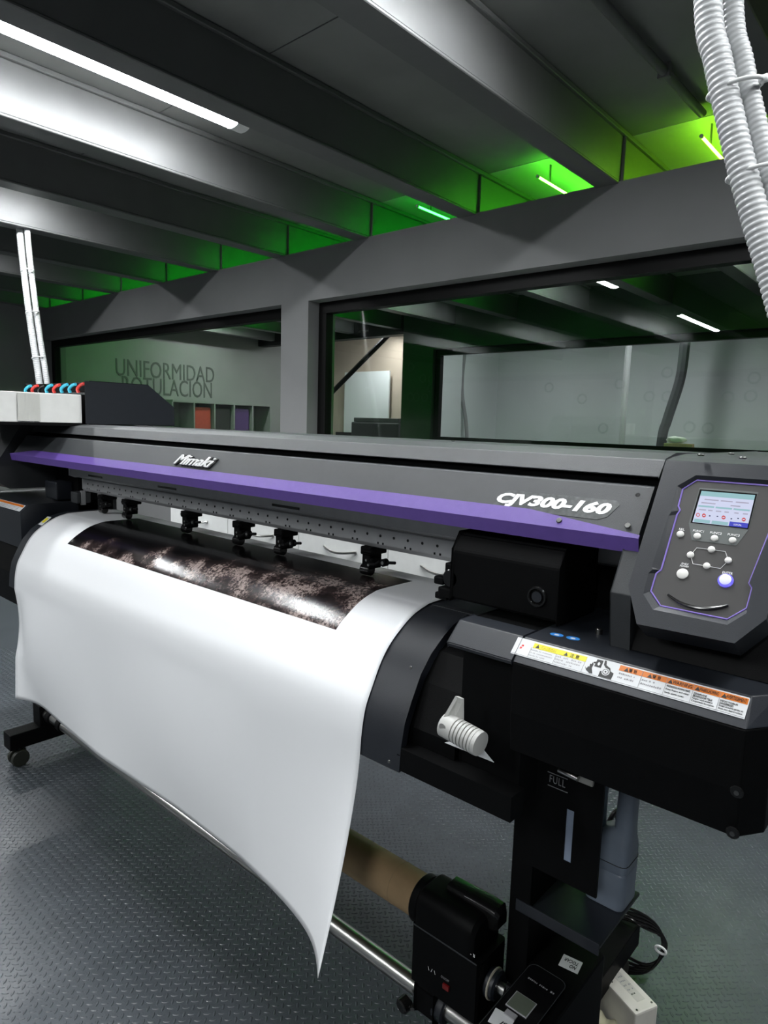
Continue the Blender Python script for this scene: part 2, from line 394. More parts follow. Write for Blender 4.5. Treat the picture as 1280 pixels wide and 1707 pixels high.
# cables hanging behind the far window
def cable(pix, y, r, m, label):
    P = [aty(px, py, y) for px, py in pix]; P = [Vector((P[0].x+.05, y, CEIL))] + P + [Vector((P[-1].x, y, .0))]
    tag(tube('hanging_cable', m, resample(spline(P, 10), .06), r, n=8), label, 'cable')
cable([(1049, 570), (1043, 640), (1036, 740)], 7.7, .037, M_HOSE, 'white hanging cable duct in the far room before the white wall')
cable([(1143, 565), (1134, 630), (1112, 700), (1102, 742)], 7.7, .056, M_CHAR, 'dark hanging cable bundle in the far room before the white wall')
cable([(775, 585), (770, 650), (778, 730)], 7.7, .026, M_TXTG, 'thin grey hanging cable in the far room beside the frame')
c = aty(1130, 738, YFAR+.16)
bx_ = tag(box('tape_box', M_CARD, c.x-.12, c.x+.14, YFAR+.125, YFAR+.195, 1.10, 1.20, None, bev=.006), 'small brown box on the sill of the far window', 'box')
bm = bmesh.new(); bmesh.ops.create_icosphere(bm, subdivisions=3, radius=1)
for v in bm.verts:
    k = 1+.16*math.sin(5*v.co.x+3*v.co.z)*math.cos(4*v.co.y+2*v.co.x)
    v.co = Vector((c.x-.02+v.co.x*.09*k, YFAR+.16+v.co.y*.03*k, 1.232+v.co.z*.033*k))
tag(done(bm, 'cleaning_rag', M_CART, smooth=True), 'crumpled white rag on top of the small brown box', 'rag')
# ================================================================ CEILING LIGHTS
def led(x, y0, y1, z, label, group, mled=None):
    o = empty('ceiling_light', (x, (y0+y1)/2, z)); tag(o, label, 'ceiling light', group)
    n = 10
    def half(rx, rz, zc, flip): return [(x+rx*math.cos(math.pi*k/n), zc+flip*rz*math.sin(math.pi*k/n)) for k in range(n+1)]
    bm = bmesh.new(); pr = half(.040, .012, z, -1)
    a = [bm.verts.new((px, y0+.03, pz)) for px, pz in pr]; b = [bm.verts.new((px, y1-.03, pz)) for px, pz in pr]
    for i in range(n): bm.faces.new((a[i], a[i+1], b[i+1], b[i]))
    bm.faces.new(a); bm.faces.new(b[::-1]); bm.faces.new((a[0], b[0], b[-1], a[-1]))
    done(bm, 'diffuser', mled or M_LED, o)
    box('housing', M_WHITE, x-.044, x+.044, y0, y1, z+.0005, z+.030, o, bev=.004)
    for yy in (y0, y1-.029):
        yq = yy+.029 if yy == y0 else y1+.035
        bm = bmesh.new(); pr2 = half(.043, .015, z, -1)
        a = [bm.verts.new((px, yy, pz)) for px, pz in pr2]; b = [bm.verts.new((px, yq, pz)) for px, pz in pr2]
        for i in range(n): bm.faces.new((a[i], a[i+1], b[i+1], b[i]))
        bm.faces.new(a); bm.faces.new(b[::-1]); bm.faces.new((a[0], b[0], b[-1], a[-1]))
        done(bm, 'end_cap', M_WHITE, o)
    for yy in (y0+.25, y1-.25): box('bracket', M_STEEL, x-.012, x+.012, yy-.01, yy+.01, z+.03, CEIL, o)
    return o
LZ = 2.630
for i, x in enumerate((-1.05, -2.69, -4.29, -5.9, .57)):
    for y0, y1 in ((.42, 1.965), (-2.85, -1.30)):
        lab = 'white linear ceiling light between the beams above the printer' if (x == -2.69 and y0 > 0) else 'white linear ceiling light between beams elsewhere in the workshop'
        led(x, y0, y1, LZ, lab, 'white linear ceiling lights', None if y0 > 0 and x < 0 else M_LED2)
for x in (-2.6, -.2, -4.2): led(x, 6.75, 7.35, LZ, 'white linear ceiling light in the far room behind second partition', 'far room ceiling lights', M_LED2)
for x in (-7.4,): led(x, 5.0, 5.6, LZ, 'white linear ceiling light in the corridor beyond the partition', 'corridor ceiling lights', M_LED2)
led(-6.6, 6.65, 7.6, LZ, 'white linear ceiling light of the beige side room', None, M_LED2)
for i in range(10):
    x = -.30 - BAY*i + .045
    if x < XL+.3: continue
    t = min(1, max(0, i-.2)/2.2)
    colr = (.52*(1-t)+.015*t, 1.0, .015*(1-t)+.03*t)
    m = mat('green_tube_%d' % i, (.8, .9, .8), .4, emit=colr, estr=GREEN_POWER*(1.8 if i < 3 else 1.1))
    o = empty('tube_light', (x, 3.9, 2.6))
    gl_ = {0: 'yellow-green tube light in the ceiling bay behind the hanging white hoses', 1: 'yellow-green tube light beside the ceiling conduit, beyond the partition', 2: 'yellow-green tube light in the ceiling bay next to the conduit bay', 3: 'pure green tube light above the post end of the wide window'}
    tag(o, gl_.get(i, 'green tube light mostly hidden in a ceiling bay above the lettered window'), 'tube light', 'green tube lights')
    m2 = mat('green_tube_far_%d' % i, (.8, .9, .8), .4, emit=colr, estr=GREEN_POWER*.8)
    for ya, yb_ in ((3.27, 4.40), (4.50, 5.60)):
        cyl('glow_tube', m if ya < 4 else m2, (x, ya, 2.605), (x, yb_, 2.605), .0062, o, n=10)
        for yy in (ya-.016, yb_): cyl('end_cap', M_WHITE, (x, yy, 2.605), (x, yy+.016, 2.605), .008, o, n=10)
        for yy in (ya+.12, yb_-.12): box('bracket', M_BEAM, x-.003, x+.003, yy-.006, yy+.006, 2.611, CEIL, o)
# conduit along the ceiling
A, B = atz(968, 5, CEIL-.03), atz(1198, 222, CEIL-.03)
cp = empty('conduit_pipe', A); tag(cp, 'grey painted conduit running along the ceiling between beams', 'pipe')
cyl('pipe', M_BEAM, (A.x-.02, -1.5, CEIL-.03), (B.x, 3.19, CEIL-.03), .018, cp, n=12)
for yy in (1.75, 2.75):
    xx = A.x-.02 + (B.x-A.x+.02)*(yy+1.5)/4.69
    box('clamp', M_BEAM, xx-.024, xx+.024, yy-.012, yy+.012, CEIL-.052, CEIL-.0, cp, bev=.003)
# ================================================================ HOSES
def hose(name, pts, r, pitch, label, cat, group, ties=()):
    P = resample(spline(pts, 24), pitch/4.0)
    rs = []
    for i in range(len(P)): rs.append(r*(1.0, .965, .86, .965)[i % 4])
    o = empty(name, P[-1]); tag(o, label, cat, group)
    bm = bmesh.new(); tube_bm(bm, P, rs, 16)
    done(bm, 'corrugated_wall', M_HOSE, o, smooth=True)
    return o, P
def ztie(o, c, d, r, m=M_WHITE):
    d = Vector(d).normalized()
    u, v = frame_of(d)
    bm = bmesh.new(); pts = [c + (u*math.cos(t)*r[0] + v*math.sin(t)*r[1]) for t in [2*math.pi*k/24 for k in range(25)]]
    tube_bm(bm, pts, .0035, 6)
    bbox(bm, -.006, .006, -.004, .004, -.005, .005, Matrix.Translation(pts[0]))
    done(bm, 'cable_tie', m, o, smooth=True)
pxs = [(1180, 0), (1196, 100), (1214, 185), (1239, 290), (1264, 380), (1293, 480)]
YH = 1.20
c1 = [aty(x, y, YH) for x, y in pxs]
top = Vector((c1[0].x-.10, YH, CEIL)); mid = c1[0].lerp(top, .5)+Vector((.02, 0, 0))
end1 = [c1[-1]+Vector((.055, 0, -.17)), Vector((c1[-1].x+.075, YH+.03, 1.268))]
H1 = [top, mid] + c1 + end1
H2 = [p+Vector((.030, .026, 0)) for p in H1]
o1, P1 = hose('corrugated_hose', H1, .0215, .0100, 'thick white corrugated hose hanging beside control panel, the wider of the pair', 'hose', 'hoses beside the control panel')
o2, P2 = hose('corrugated_hose', H2, .0160, .0090, 'narrower white corrugated hose strapped behind the wider one beside control panel', 'hose', 'hoses beside the control panel')
for px, py in ((1205, 148), (1238, 288)):
    c = aty(px+2, py, YH)+Vector((.013, .012, 0)); ztie(o1, c, (.1, 0, -1), (.040, .027))
tp = [(33, 384), (42, 470), (54, 560), (66, 640)]
L1 = [Vector((-4.80, 1.80, CEIL))] + [Vector((a.x, a.y, a.z)) for a in [aty(px, py, 1.76) for px, py in tp]]
L1 += [L1[-1]+Vector((.08, 0, -.5)), L1[-1]+Vector((.1, 0, -1.47))]
L1[-1].z = .03
o3, P3 = hose('corrugated_hose', L1, .021, .012, 'white corrugated hose hanging from ceiling behind the ink supply unit, left of pair', 'hose', 'hoses behind the ink supply unit')
o4, P4 = hose('corrugated_hose', [p+Vector((.038, .03, 0)) for p in L1], .018, .012, 'white corrugated hose hanging from ceiling behind the ink supply unit, right of pair', 'hose', 'hoses behind the ink supply unit')
for px, py in ((46, 452), (54, 522), (64, 597)):
    c = aty(px, py, 1.775); ztie(o3, c, (.12, 0, -1), (.055, .034))
# ================================================================ WHITE CABINET BEHIND THE PRINTER
cab = empty('storage_cabinet', (-1.5, 2.3, 0)); tag(cab, 'white storage cabinet with bowed handles standing behind the printer', 'cabinet')
CF = 2.02
box('body', M_WHITE, -3.4, -1.2, CF+.02, 2.5, .06, .86, cab, bev=.003)
box('plinth', M_CHAR, -3.38, -1.22, CF+.05, 2.48, 0, .06, cab)
dw = 2.2/4
for k in range(4):
    x0 = -3.4+k*dw
    for z0, z1 in ((.07, .46), (.465, .855)):
        d = box('drawer', M_WHITE, x0+.003, x0+dw-.003, CF, CF+.019, z0, z1-.004, cab, bev=.002)
        hx = x0+dw/2; hz = z1-.10
        hp = [Vector((hx-.10+.2*t, CF-.001-.030*math.sin(math.pi*t), hz-.012*math.sin(math.pi*t))) for t in [q/12 for q in range(13)]]
        tube('handle', M_STEEL, hp, .006, d, n=8)
# ================================================================ PRINTER
PRN = empty('large_format_printer', (-1.5, 1.1, 0))
tag(PRN, 'black wide-format printer with charcoal cover, purple trim and control panel', 'printer')
XC0, XC1 = -2.555, -.332            # front cover ends
def cov_y(z): return .904 + (z-1.155)*.048/.068
cover_prof = [(1.46, 1.262), (1.03, 1.269), (.986, 1.261), (.966, 1.236), (.988, 1.2362), (.988, 1.2236), (.952, 1.223), (.904, 1.155), (.909, 1.136), (.925, 1.140), (.975, 1.205), (1.005, 1.226), (1.46, 1.226)]
prism('front_cover', M_CHAR, cover_prof, XC0, XC1, PRN, bev=.0016)
prism('groove_shade', M_BLACK, [(.9845, 1.2356), (.9715, 1.2242), (.986, 1.2240), (.987, 1.2356)], XC0+.002, XC1-.002, PRN)
# the black strip above stands in for the shade inside the groove
nf = Vector((0, -.068, .048)).normalized(); uf = Vector((0, .048, .068)).normalized(); of = Vector((0, .904, 1.155))
def onf(px, py): return onpl(px, py, of, nf)
# purple trim, tapering to the right end
bend = onf(883, 849); tip = onf(1067, 893)
zp = bend.z
up = []
X = lambda x, z: Vector((x, cov_y(z), z))
th = .0016
outer = [X(XC0-.03, 1.156), X(-2.40, zp-.001), X(bend.x, zp), X(XC1+.001, tip.z)]
low = [X(XC1+.001, 1.1545), X(XC0-.03, 1.1545)]
poly = outer + low
bm = bmesh.new()
a = [bm.verts.new(p + nf*th) for p in poly]; b = [bm.verts.new(p - nf*.001) for p in poly]
bm.faces.new(a)
for i in range(len(poly)): bm.faces.new((a[i], b[i], b[(i+1) % len(poly)], a[(i+1) % len(poly)]))
lo = [(XC1+.001, 1.1545), (XC0-.03, 1.1545)]
v1 = bm.verts.new((XC1+.001, .9075, 1.1335)); v2 = bm.verts.new((XC0-.03, .9075, 1.1335))
bm.faces.new((a[4], a[5], v2, v1))
v3 = bm.verts.new((XC1+.001, .930, 1.1335)); v4 = bm.verts.new((XC0-.03, .930, 1.1335)); bm.faces.new((v1, v2, v4, v3))
trim = done(bm, 'purple_trim', M_PURP, PRN)
tag(trim, 'purple trim strip along the cover edge')
# screws on the cover
for px, py in ((933, 869), (1047, 878)): screw(PRN, onf(px, py)+nf*.0016, nf, .0045)
cyl('screw_hole', M_BLACKG, onf(1063, 825), onf(1063, 825)+nf*.0004, .0032, PRN, n=12)
for px, py in ((455, 710), (480, 711), (620, 712), (670, 713), (755, 728), (800, 733), (880, 744)):
    p = atz(px, min(py+6, 760), 1.268); screw(PRN, (p.x, min(max(p.y, 1.06), 1.4), 1.2655), (0, 0, 1), .004)
for px, py in ((1168, 758), (1219, 756), (1238, 763)):
    p = atz(px, py, 1.272); screw(PRN, (p.x, min(p.y, 1.35), 1.2705), (0, 0, 1), .0045)
# --- lettering on the cover
lg0, lg1 = onf(290, 777), onf(356, 779)
L0 = onf(291, 775.0); Wl = onf(357, 779).x - L0.x
text('logo_backing', 'Mimaki', M_TXTK, L0 - uf*.0008 + nf*.0002 + Vector((.0015, 0, 0)), (1, 0, 0), uf, width=Wl, height=.032, thick=.0035, parent=PRN, shear=.42, offset=.03, spacing=1.0)
for dx_ in (0, .0011, .0022):
    text('logo_lettering', 'Mimaki', M_TXTW, L0 + uf*.001 + nf*.0037 + Vector((dx_, 0, 0)), (1, 0, 0), uf, width=Wl*.96, height=.029, thick=.002, parent=PRN, shear=.42, offset=0, spacing=1.0)
D0, D1 = onf(823, 837), onf(1023, 851)
mdecal = mat('clear_decal', (.10, .105, .105), .22, var=.25, scale=120)
hh = .034
pts = []
for x, v in ((D0.x, .004), (D0.x+.012, .0), (D1.x-.02, 0), (D1.x-.006, .006), (D1.x+.006, hh*.8), (D1.x, hh), (D0.x+.022, hh), (D0.x+.010, hh*.8)):
    pts.append(Vector((x, 0, 0)) + Vector((0, 1, 0))*(of.y) + Vector((0, 0, 1))*of.z + uf*(v+(onf(925, 848)-Vector((onf(925, 848).x, of.y, of.z))).length - .0135 + .0035) + nf*.0006)
extrude_poly('model_decal', mdecal, pts, nf, .0006, PRN)
base = pts[1]; 
text('model_lettering', 'CJV300-160', M_TXTW, Vector((D0.x+.004, base.y, base.z)) + uf*.0035 + nf*.0001, (1, 0, 0), uf, width=D1.x-D0.x-.008, height=.0255, thick=.0006, parent=PRN, shear=.25, offset=.05)
# --- internal structure
prism('main_frame', M_BLACK, [(1.13, 1.05), (1.13, 1.234), (1.455, 1.234), (1.455, 1.05), (1.30, 1.03)], -2.88, -.155, PRN)
prism('rail_upper', M_ALU, [(1.03, 1.088), (1.03, 1.150), (1.129, 1.150), (1.129, 1.088), (1.10, 1.080), (1.05, 1.080)], -2.40, -.33, PRN, bev=.002)
rail = prism('rail_lower', M_ALU, [(1.058, 1.034), (1.050, 1.044), (1.050, 1.079), (1.10, 1.079), (1.10, 1.034)], -2.34, -.50, PRN, bev=.002)
bm = bmesh.new(); tube_bm(bm, [(0, .0005, 0), (0, -.0005, 0)], .0032, 8)
HOLE = bpy.data.meshes.new('rail_hole'); bm.to_mesh(HOLE); bm.free(); HOLE.materials.append(M_BLACKG)
bm = bmesh.new(); bbox(bm, -.002, .002, -.001, .0005, -.0022, .0022)
NOTCH = bpy.data.meshes.new('rail_notch'); bm.to_mesh(NOTCH); bm.free(); NOTCH.materials.append(M_BLACKG)
for k in range(46):
    x = -2.30+.038*k
    o = link('rail_hole', HOLE, None, rail); o.location = (x, 1.05, 1.063)
    if k % 2 == 0:
        for dx in (-.006, .008): o = link('rail_notch', NOTCH, None, rail); o.location = (x+dx, 1.05, 1.047)
for x in (-2.2, -1.75, -1.22): box('rail_slot', M_BLACKG, x-.05, x+.05, 1.0290, 1.0305, 1.094, 1.100, PRN)
# platen and curved dryer guide
dry = [(1.175, .940), (1.165, .955), (1.14, .964), (1.0, .965), (.966, .961), (.938, .953), (.912, .940), (.876, .915), (.850, .886), (.828, .846), (.812, .812), (.804, .772), (.801, .73)]
XD0, XD1, XP0, XP1 = -2.352, -.655, -2.300, -.742
inner = [(y+.012, z-.012) for y, z in dry[3:]][::-1]
bm = bmesh.new(); ring_ = dry[3:] + [(.816, .73)] + inner[1:]
prism_bm(bm, ring_, XD0, XD1)
done(bm, 'dryer_guide', M_CHARD, PRN, autos=.6)
prism('platen', M_CHARD, [(.985, .964), (1.14, .964), (1.164, .955), (1.174, .940), (1.174, .90), (.985, .90)], XD0, -.50, PRN, bev=.001)
prism('lower_body', M_BLACK, [(.832, .735), (.832, .80), (.862, .87), (.90, .915), (.99, .94), (1.14, .90), (1.14, .735)], XD0+.002, -.5675, PRN)
box('lower_plate', M_BLACK, XD1+.001, -.446, .803, .84, .733, .772, PRN)
prism('lower_infill', M_BLACK, [(.90, .86), (.90, .97), (1.14, .97), (1.14, .86)], -.566, -.46, PRN)
box('dryer_edge_plate', M_BLACK, -.662, -.656, .803, .83, .735, .76, PRN)
for px, py in ((687, 1114), (651, 1271), (693, 1278)):
    p = atx(px, py, XD1-.004) ; screw(PRN, Vector((XD1-.006, p.y-.001, p.z+.001)), (0, -1, .3), .0028)
box('dryer_label', M_STICK, 0, 1, 0, 1, 0, 1, PRN, mw=Matrix.Translation((XD0+.012, .8965, .9295)) @ Matrix.Rotation(math.radians(38), 4, 'X') @ Matrix.Diagonal((.030, .04, .0008, 1)))
box('dryer_label_stripe', M_YEL, 0, 1, 0, 1, 0, 1, PRN, mw=Matrix.Translation((XD0+.018, .9045, .9370)) @ Matrix.Rotation(math.radians(38), 4, 'X') @ Matrix.Diagonal((.018, .022, .0008, 1)))
# --- pinch rollers
for x in (-2.20, -2.035, -1.685, -1.435, -1.262, -.965):
    r_ = empty('pinch_roller', (x, 1.08, .99)); r_.parent = PRN; r_.matrix_parent_inverse = Matrix.Translation(-PRN.location)
    bm = bmesh.new()
    bbox(bm, x-.022, x+.010, 1.046, 1.10, 1.016, 1.034); bbox(bm, x-.020, x+.004, 1.050, 1.09, .984, 1.017); bbox(bm, x-.014, x+.016, 1.040, 1.050, 1.022, 1.029)
    bbox(bm, x+.002, x+.012, 1.050, 1.08, .996, 1.010)
    done(bm, 'roller_block', M_BLACK, r_, bev=.002, seg=1)
    cyl('roller_wheel', M_BLACKG, (x-.026, 1.060, .981), (x+.002, 1.060, .981), .0125, r_, n=16, bev=.002)
    bm = bmesh.new()
    pth = [Vector((x+.006, 1.046, .996)), Vector((x+.026, 1.046, .999)), Vector((x+.040, 1.046, 1.008)), Vector((x+.058, 1.046, 1.009)), Vector((x+.080, 1.046, 1.012))]
    for q_, (a_, b_) in enumerate(zip(pth, pth[1:])): tube_bm(bm, [a_, b_], (.0062, .0055, .0048, .0034)[q_], 8)
    tube_bm(bm, [(x+.050, 1.040, 1.008), (x+.050, 1.052, 1.008)], .0085, 12)
    done(bm, 'roller_lever', M_BLACK, r_)
    cyl('lever_pin', M_STEEL, (x+.050, 1.0385, 1.008), (x+.050, 1.040, 1.008), .0036, r_, n=10)
    cyl('lever_pin', M_STEEL, (x+.010, 1.0385, .997), (x+.010, 1.040, .997), .0028, r_, n=10)
    cyl('lever_pin', M_STEEL, (x-.006, 1.0485, 1.004), (x-.006, 1.050, 1.004), .0028, r_, n=10)
# --- carriage
car = prism('carriage', M_BLACK, [(.900, 1.012), (.900, 1.095), (.918, 1.122), (1.025, 1.122), (1.025, 1.012)], -.636, -.440, PRN, bev=.004)
e = aty(895, 995, .899)
tube('emblem', M_BLACKG, [(e.x+.014*math.cos(t), .8985, e.z+.014*math.sin(t)) for t in [2*math.pi*k/20 for k in range(21)]], .0025, car, n=6)
cyl('emblem_disc', M_CHARD, (e.x, .8995, e.z), (e.x, .8975, e.z), .0085, car, n=16)
bm = bmesh.new()
bbox(bm, -.668, -.636, .905, .935, 1.008, 1.026); bbox(bm, -.680, -.660, .908, .925, 1.028, 1.042); bbox(bm, -.655, -.636, .905, .93, 1.03, 1.07); bbox(bm, -.678, -.652, .91, .93, 1.002, 1.014)
done(bm, 'carriage_lever', M_BLACK, car, bev=.003)
cyl('carriage_wheel', M_BLACKG, (-.640, .900, 1.045), (-.640, .912, 1.045), .016, car, n=16, bev=.002)
# --- right station: back wall, tray, front apron with sloped facet
box('station_back', M_BLACK, -.52, -.155, 1.06, 1.125, .98, 1.15, PRN)
prism('station_tray', M_BLACK, [(.875, .985), (.875, 1.0), (1.06, .995), (1.06, .97)], -.568, -.33, PRN, bev=.002)
def apron(x0, x1, chamf, name, m):
    c0, c1 = x1-.022*chamf, x1
    def rg(y0, z): return [(x0, y0, z), (c0, y0, z), (c1, y0+.034*chamf, z), (c1, 1.20, z), (x0, 1.20, z)]
    r3 = [(x0, .83, 1.004), (c0-.004*chamf, .83, 1.004), (c1-.004*chamf, .83+.03*chamf, 1.004), (c1-.004*chamf, 1.20, 1.004), (x0, 1.20, 1.004)]
    rings = [rg(.806, .842), rg(.80, .90), rg(.80, .974)]
    loft(name, M_BLACK, rings, PRN, bev=.002)
    return loft('apron_facet', m, [rg(.80, .9745), r3], PRN, bev=.0015)
rings_front = apron(-.455, -.136, 1, 'front_apron', M_CHARD)
prism('apron_lip', M_CHARD, [(.802, .968), (.800, .975), (.830, 1.004), (.87, 1.004), (.87, .985)], -.568, -.4565, PRN, bev=.0015)
prism('apron_inner', M_BLACK, [(.842, .735), (.842, .96), (.88, .985), (.90, .985), (.90, .735)], -.566, -.457, PRN)
fo = Vector((0, .80, .975)); fn = Vector((0, -.029, .030)).normalized(); fu = Vector((0, .030, .029)).normalized()
def onfa(px, py): return onpl(px, py, fo, fn)
for px, py in ((1228, 1320), (1221, 1388)):
    p = aty(px, py, .80); cyl('screw_recess', M_BLACKG, (p.x, .8005, p.z), (p.x, .7985, p.z), .0075, PRN, n=16, bev=.001); cyl('recess_screw', M_BRASS, (p.x, .7987, p.z-.001), (p.x, .798, p.z-.001), .0028, PRN, n=10)
p = onfa(1262, 1180)
for px in (928, 955):
    q = atz(px, 1058+(px-928)*.22, 1.0045)
    bm = bmesh.new(); n = 18
    for k in range(1): pass
    vv = [bm.verts.new((q.x+.010*math.cos(t), q.y+.008*math.sin(t), 1.0045)) for t in [2*math.pi*k/n for k in range(n)]]
    bm.faces.new(vv); done(bm, 'blue_sticker', mat('sticker_blue', (.03, .20, .55), .35), PRN)
    vv = None; bm = bmesh.new(); vv = [bm.verts.new((q.x+.001+.004*math.cos(t), q.y-.002+.003*math.sin(t), 1.005)) for t in [2*math.pi*k/n for k in range(n)]]
    bm.faces.new(vv); done(bm, 'blue_sticker_mark', M_STICK, PRN)
q = atz(998, 1056, 1.0045); cyl('tray_bolt', M_BRASS, (q.x, q.y, 1.0), (q.x, q.y, 1.012), .005, PRN, n=12, bev=.001)
# --- warning strip on the facet
SA, SB = onfa(862, 1061), onfa(1251, 1163.5); SBL = onfa(854, 1090)
sx0, sx1 = (SA.x+SBL.x)/2-.0005, SB.x
v1_ = (SA-Vector((SA.x, fo.y, fo.z))).dot(fu)-.0006; v0_ = (SBL-Vector((SBL.x, fo.y, fo.z))).dot(fu)+.0003
def fac(x, v, l=0.): return Vector((x, fo.y, fo.z)) + fu*v + fn*l
SH = v1_-v0_
stick = extrude_poly('warning_label', M_STICK, [fac(sx0, v0_, .0007), fac(sx1, v0_, .0007), fac(sx1, v1_-.001, .0007), fac(sx1-.001, v1_, .0007), fac(sx0, v1_, .0007)], fn, .0007, PRN)
tag(stick, 'long white warning label with yellow and orange headings')
def band(name, m, xa, xb, fa, fb, l=.0010):
    return extrude_poly(name, m, [fac(xa, v0_+SH*fa, l), fac(xb, v0_+SH*fa, l), fac(xb, v0_+SH*fb, l), fac(xa, v0_+SH*fb, l)], fn, .0003, stick)
def ftext(body, m, xa, fa, h, width=None, l=.0010):
    return text('label_text', body, m, fac(xa, v0_+SH*fa, 0), (1, 0, 0), fu, width=width, height=SH*h, thick=.00035, parent=stick, lift=l)
def strokes(name, parent, m, P, U, V, width, h, seed, l=0.):
    # unreadable fine print: a row of tiny marks
    rnd = random.Random(seed); bm = bmesh.new(); x = 0; U = Vector(U).normalized(); V = Vector(V).normalized(); W_ = U.cross(V)
    while x < width:
        ww = h*rnd.uniform(.35, .8)
        if x+ww > width: break
        if rnd.random() > .14:
            y0 = h*rnd.uniform(0, .12); y1 = h*rnd.uniform(.7, 1)
            bm.faces.new([bm.verts.new(P + U*a + V*b + W_*l) for a, b in ((x, y0), (x+ww, y0), (x+ww, y1), (x, y1))])
        x += ww + h*.28
    return tag(done(bm, name, m, parent), kind='stuff')
def fstrokes(m, xa, xb, f, h, seed): return strokes('fine_print', stick, m, fac(xa, v0_+SH*f, .0011), (1, 0, 0), fu, xb-xa, SH*h, seed)
fx = lambda px: onfa(px, 1061+(px-862)*.262+8).x
band('yellow_heading', M_YEL, fx(890), fx(978), .62, .90)
bm_tri = lambda xa, fa, s: extrude_poly('warning_triangle', M_TXTK, [fac(xa, v0_+SH*fa, .0013), fac(xa+s, v0_+SH*fa, .0013), fac(xa+s/2, v0_+SH*fa+s*.9, .0013)], fn, .0003, stick)
bm_tri(fx(894), .66, .0058); bm_tri(fx(941), .66, .0058)
myt = mat('print_ochre', (.55, .45, .02), .5)
ftext('CAUTION', myt, fx(903), .67, .17, fx(927)-fx(903)); ftext('\u6ce8 \u610f', M_TXTK, fx(951), .66, .2, fx(966)-fx(951))
for k in range(3): fstrokes(mat('print_pale', (.34, .34, .35), .5), fx(889), fx(889)+(fx(926)-fx(889))*(.95, 1, .75)[k], .46-.16*k, .075, k)
for k in range(3): fstrokes(MATS['print_pale'], fx(931), fx(931)+(fx(975)-fx(931))*(1, .95, .7)[k], .46-.16*k, .10, 10+k)
mth = .00035
for px in (888, 929.5, 977): band('label_rule', M_TXTG, fx(px), fx(px)+mth, .08, .62)
band('red_mark', M_RED, fx(871), fx(874), .40, .50); band('red_mark', M_RED, fx(872.5), fx(875.5), .54, .64)
# pictograms: hand caught by carriage, hand at roller
def poly_f(name, m, pts, l=.0011): return extrude_poly(name, m, [fac(fx(979)+(fx(1029)-fx(979))*a, v0_+SH*b, l) for a, b in pts], fn, .0003, stick)
poly_f('pictogram_carriage', M_TXTK, [(.30, .52), (.52, .52), (.52, .92), (.32, .92)])
poly_f('pictogram_dot', M_STICK, [(.38, .66), (.42, .60), (.46, .66), (.46, .74), (.42, .80), (.38, .74)], .0014)
poly_f('pictogram_hand', M_TXTK, [(.02, .40), (.10, .30), (.12, .45), (.16, .42), (.15, .60), (.20, .58), (.21, .72), (.26, .60), (.25, .40), (.34, .12), (.24, .10), (.10, .22)])
poly_f('pictogram_lever', M_TXTK, [(.24, .66), (.32, .70), (.32, .78), (.24, .74)])
poly_f('pictogram_base', M_TXTK, [(.54, .08), (.96, .08), (.97, .42), (.82, .50), (.62, .40), (.54, .36)])
poly_f('pictogram_arm', M_TXTK, [(.56, .96), (.62, .96), (.66, .74), (.82, .62), (.86, .44), (.80, .42), (.74, .56), (.66, .60), (.58, .72)])
for rr, mm, l in ((.0052, M_STICK, .0014), (.0040, M_TXTK, .0016), (.0031, M_STICK, .0018), (.0012, M_TXTK, .0020)):
    c_ = fac(fx(979)+(fx(1029)-fx(979))*.72, v0_+SH*.38)
    bm = bmesh.new(); bm.faces.new([bm.verts.new(c_ + Vector((1, 0, 0))*rr*math.cos(t) + fu*rr*math.sin(t) + fn*l) for t in [2*math.pi*k/20 for k in range(20)]])
    done(bm, 'pictogram_roller', mm, stick)
ox = [1033, 1071, 1112, 1157, 1201, 1248]
band('orange_heading', M_ORA, fx(ox[0]), fx(ox[-1])-.0003, .66, .94)
heads = ['\u8b66 \u544a', '\u8b66 \u544a', 'WARNING', 'WAARSCHUWING', 'AVERTISSEMENT']
subs = [('\u5371\u9669\u7684\u673a\u68b0\u8fd0\u52a8\u90e8\u4f4d', '\u8bf7\u52ff\u5c06\u624b\u6307\u9760\u8fd1'), ('\u5371\u967a\u306a\u53ef\u52d5\u90e8', '\u6307\u3084\u4f53\u306e\u4e00\u90e8\u3092\u8fd1\u3065\u3051\u306a\u3044'),
        ('HAZARDOUS MOVING PARTS', 'Keep fingers and other', 'body parts away.'), ('GEF\u00c4HRLICHE', 'BEWEGLICHE TEILE', 'Finger und andere', 'K\u00f6rperteile fernhalten.'), ('PI\u00c8CES MOBILES', 'DANGEREUSES', 'Doigts et autres parties du', 'corps sont dans la surface.')]
for k in range(5):
    xa, xb = fx(ox[k]), fx(ox[k+1]); ww = xb-xa
    if k: band('label_rule', M_TXTG, xa, xa+mth, .06, .92, .0014)
    bm_tri(xa+ww*(.22 if k < 2 else .05), .69, .0058)
    ftext(heads[k], M_TXTK, xa+ww*(.42 if k < 2 else .22), .71, .17, ww*(.34 if k < 2 else .72), .0012)
    n_ = len(subs[k])
    if k < 2:
        for j in range(2): fstrokes(M_TXTG, xa+ww*.06, xa+ww*((.9, .8), (.6, .9))[k][j], .46-.2*j, .10, 20+3*k+j)
    else:
        for j, sb_ in enumerate(subs[k]): ftext(sb_, M_TXTK, xa+ww*.06, .50-.125*j*(4/max(n_, 3)), .095, ww*min(.86, .045*len(sb_)))
band('label_rule', M_TXTG, sx0+.001, sx1-.001, .05, .065)
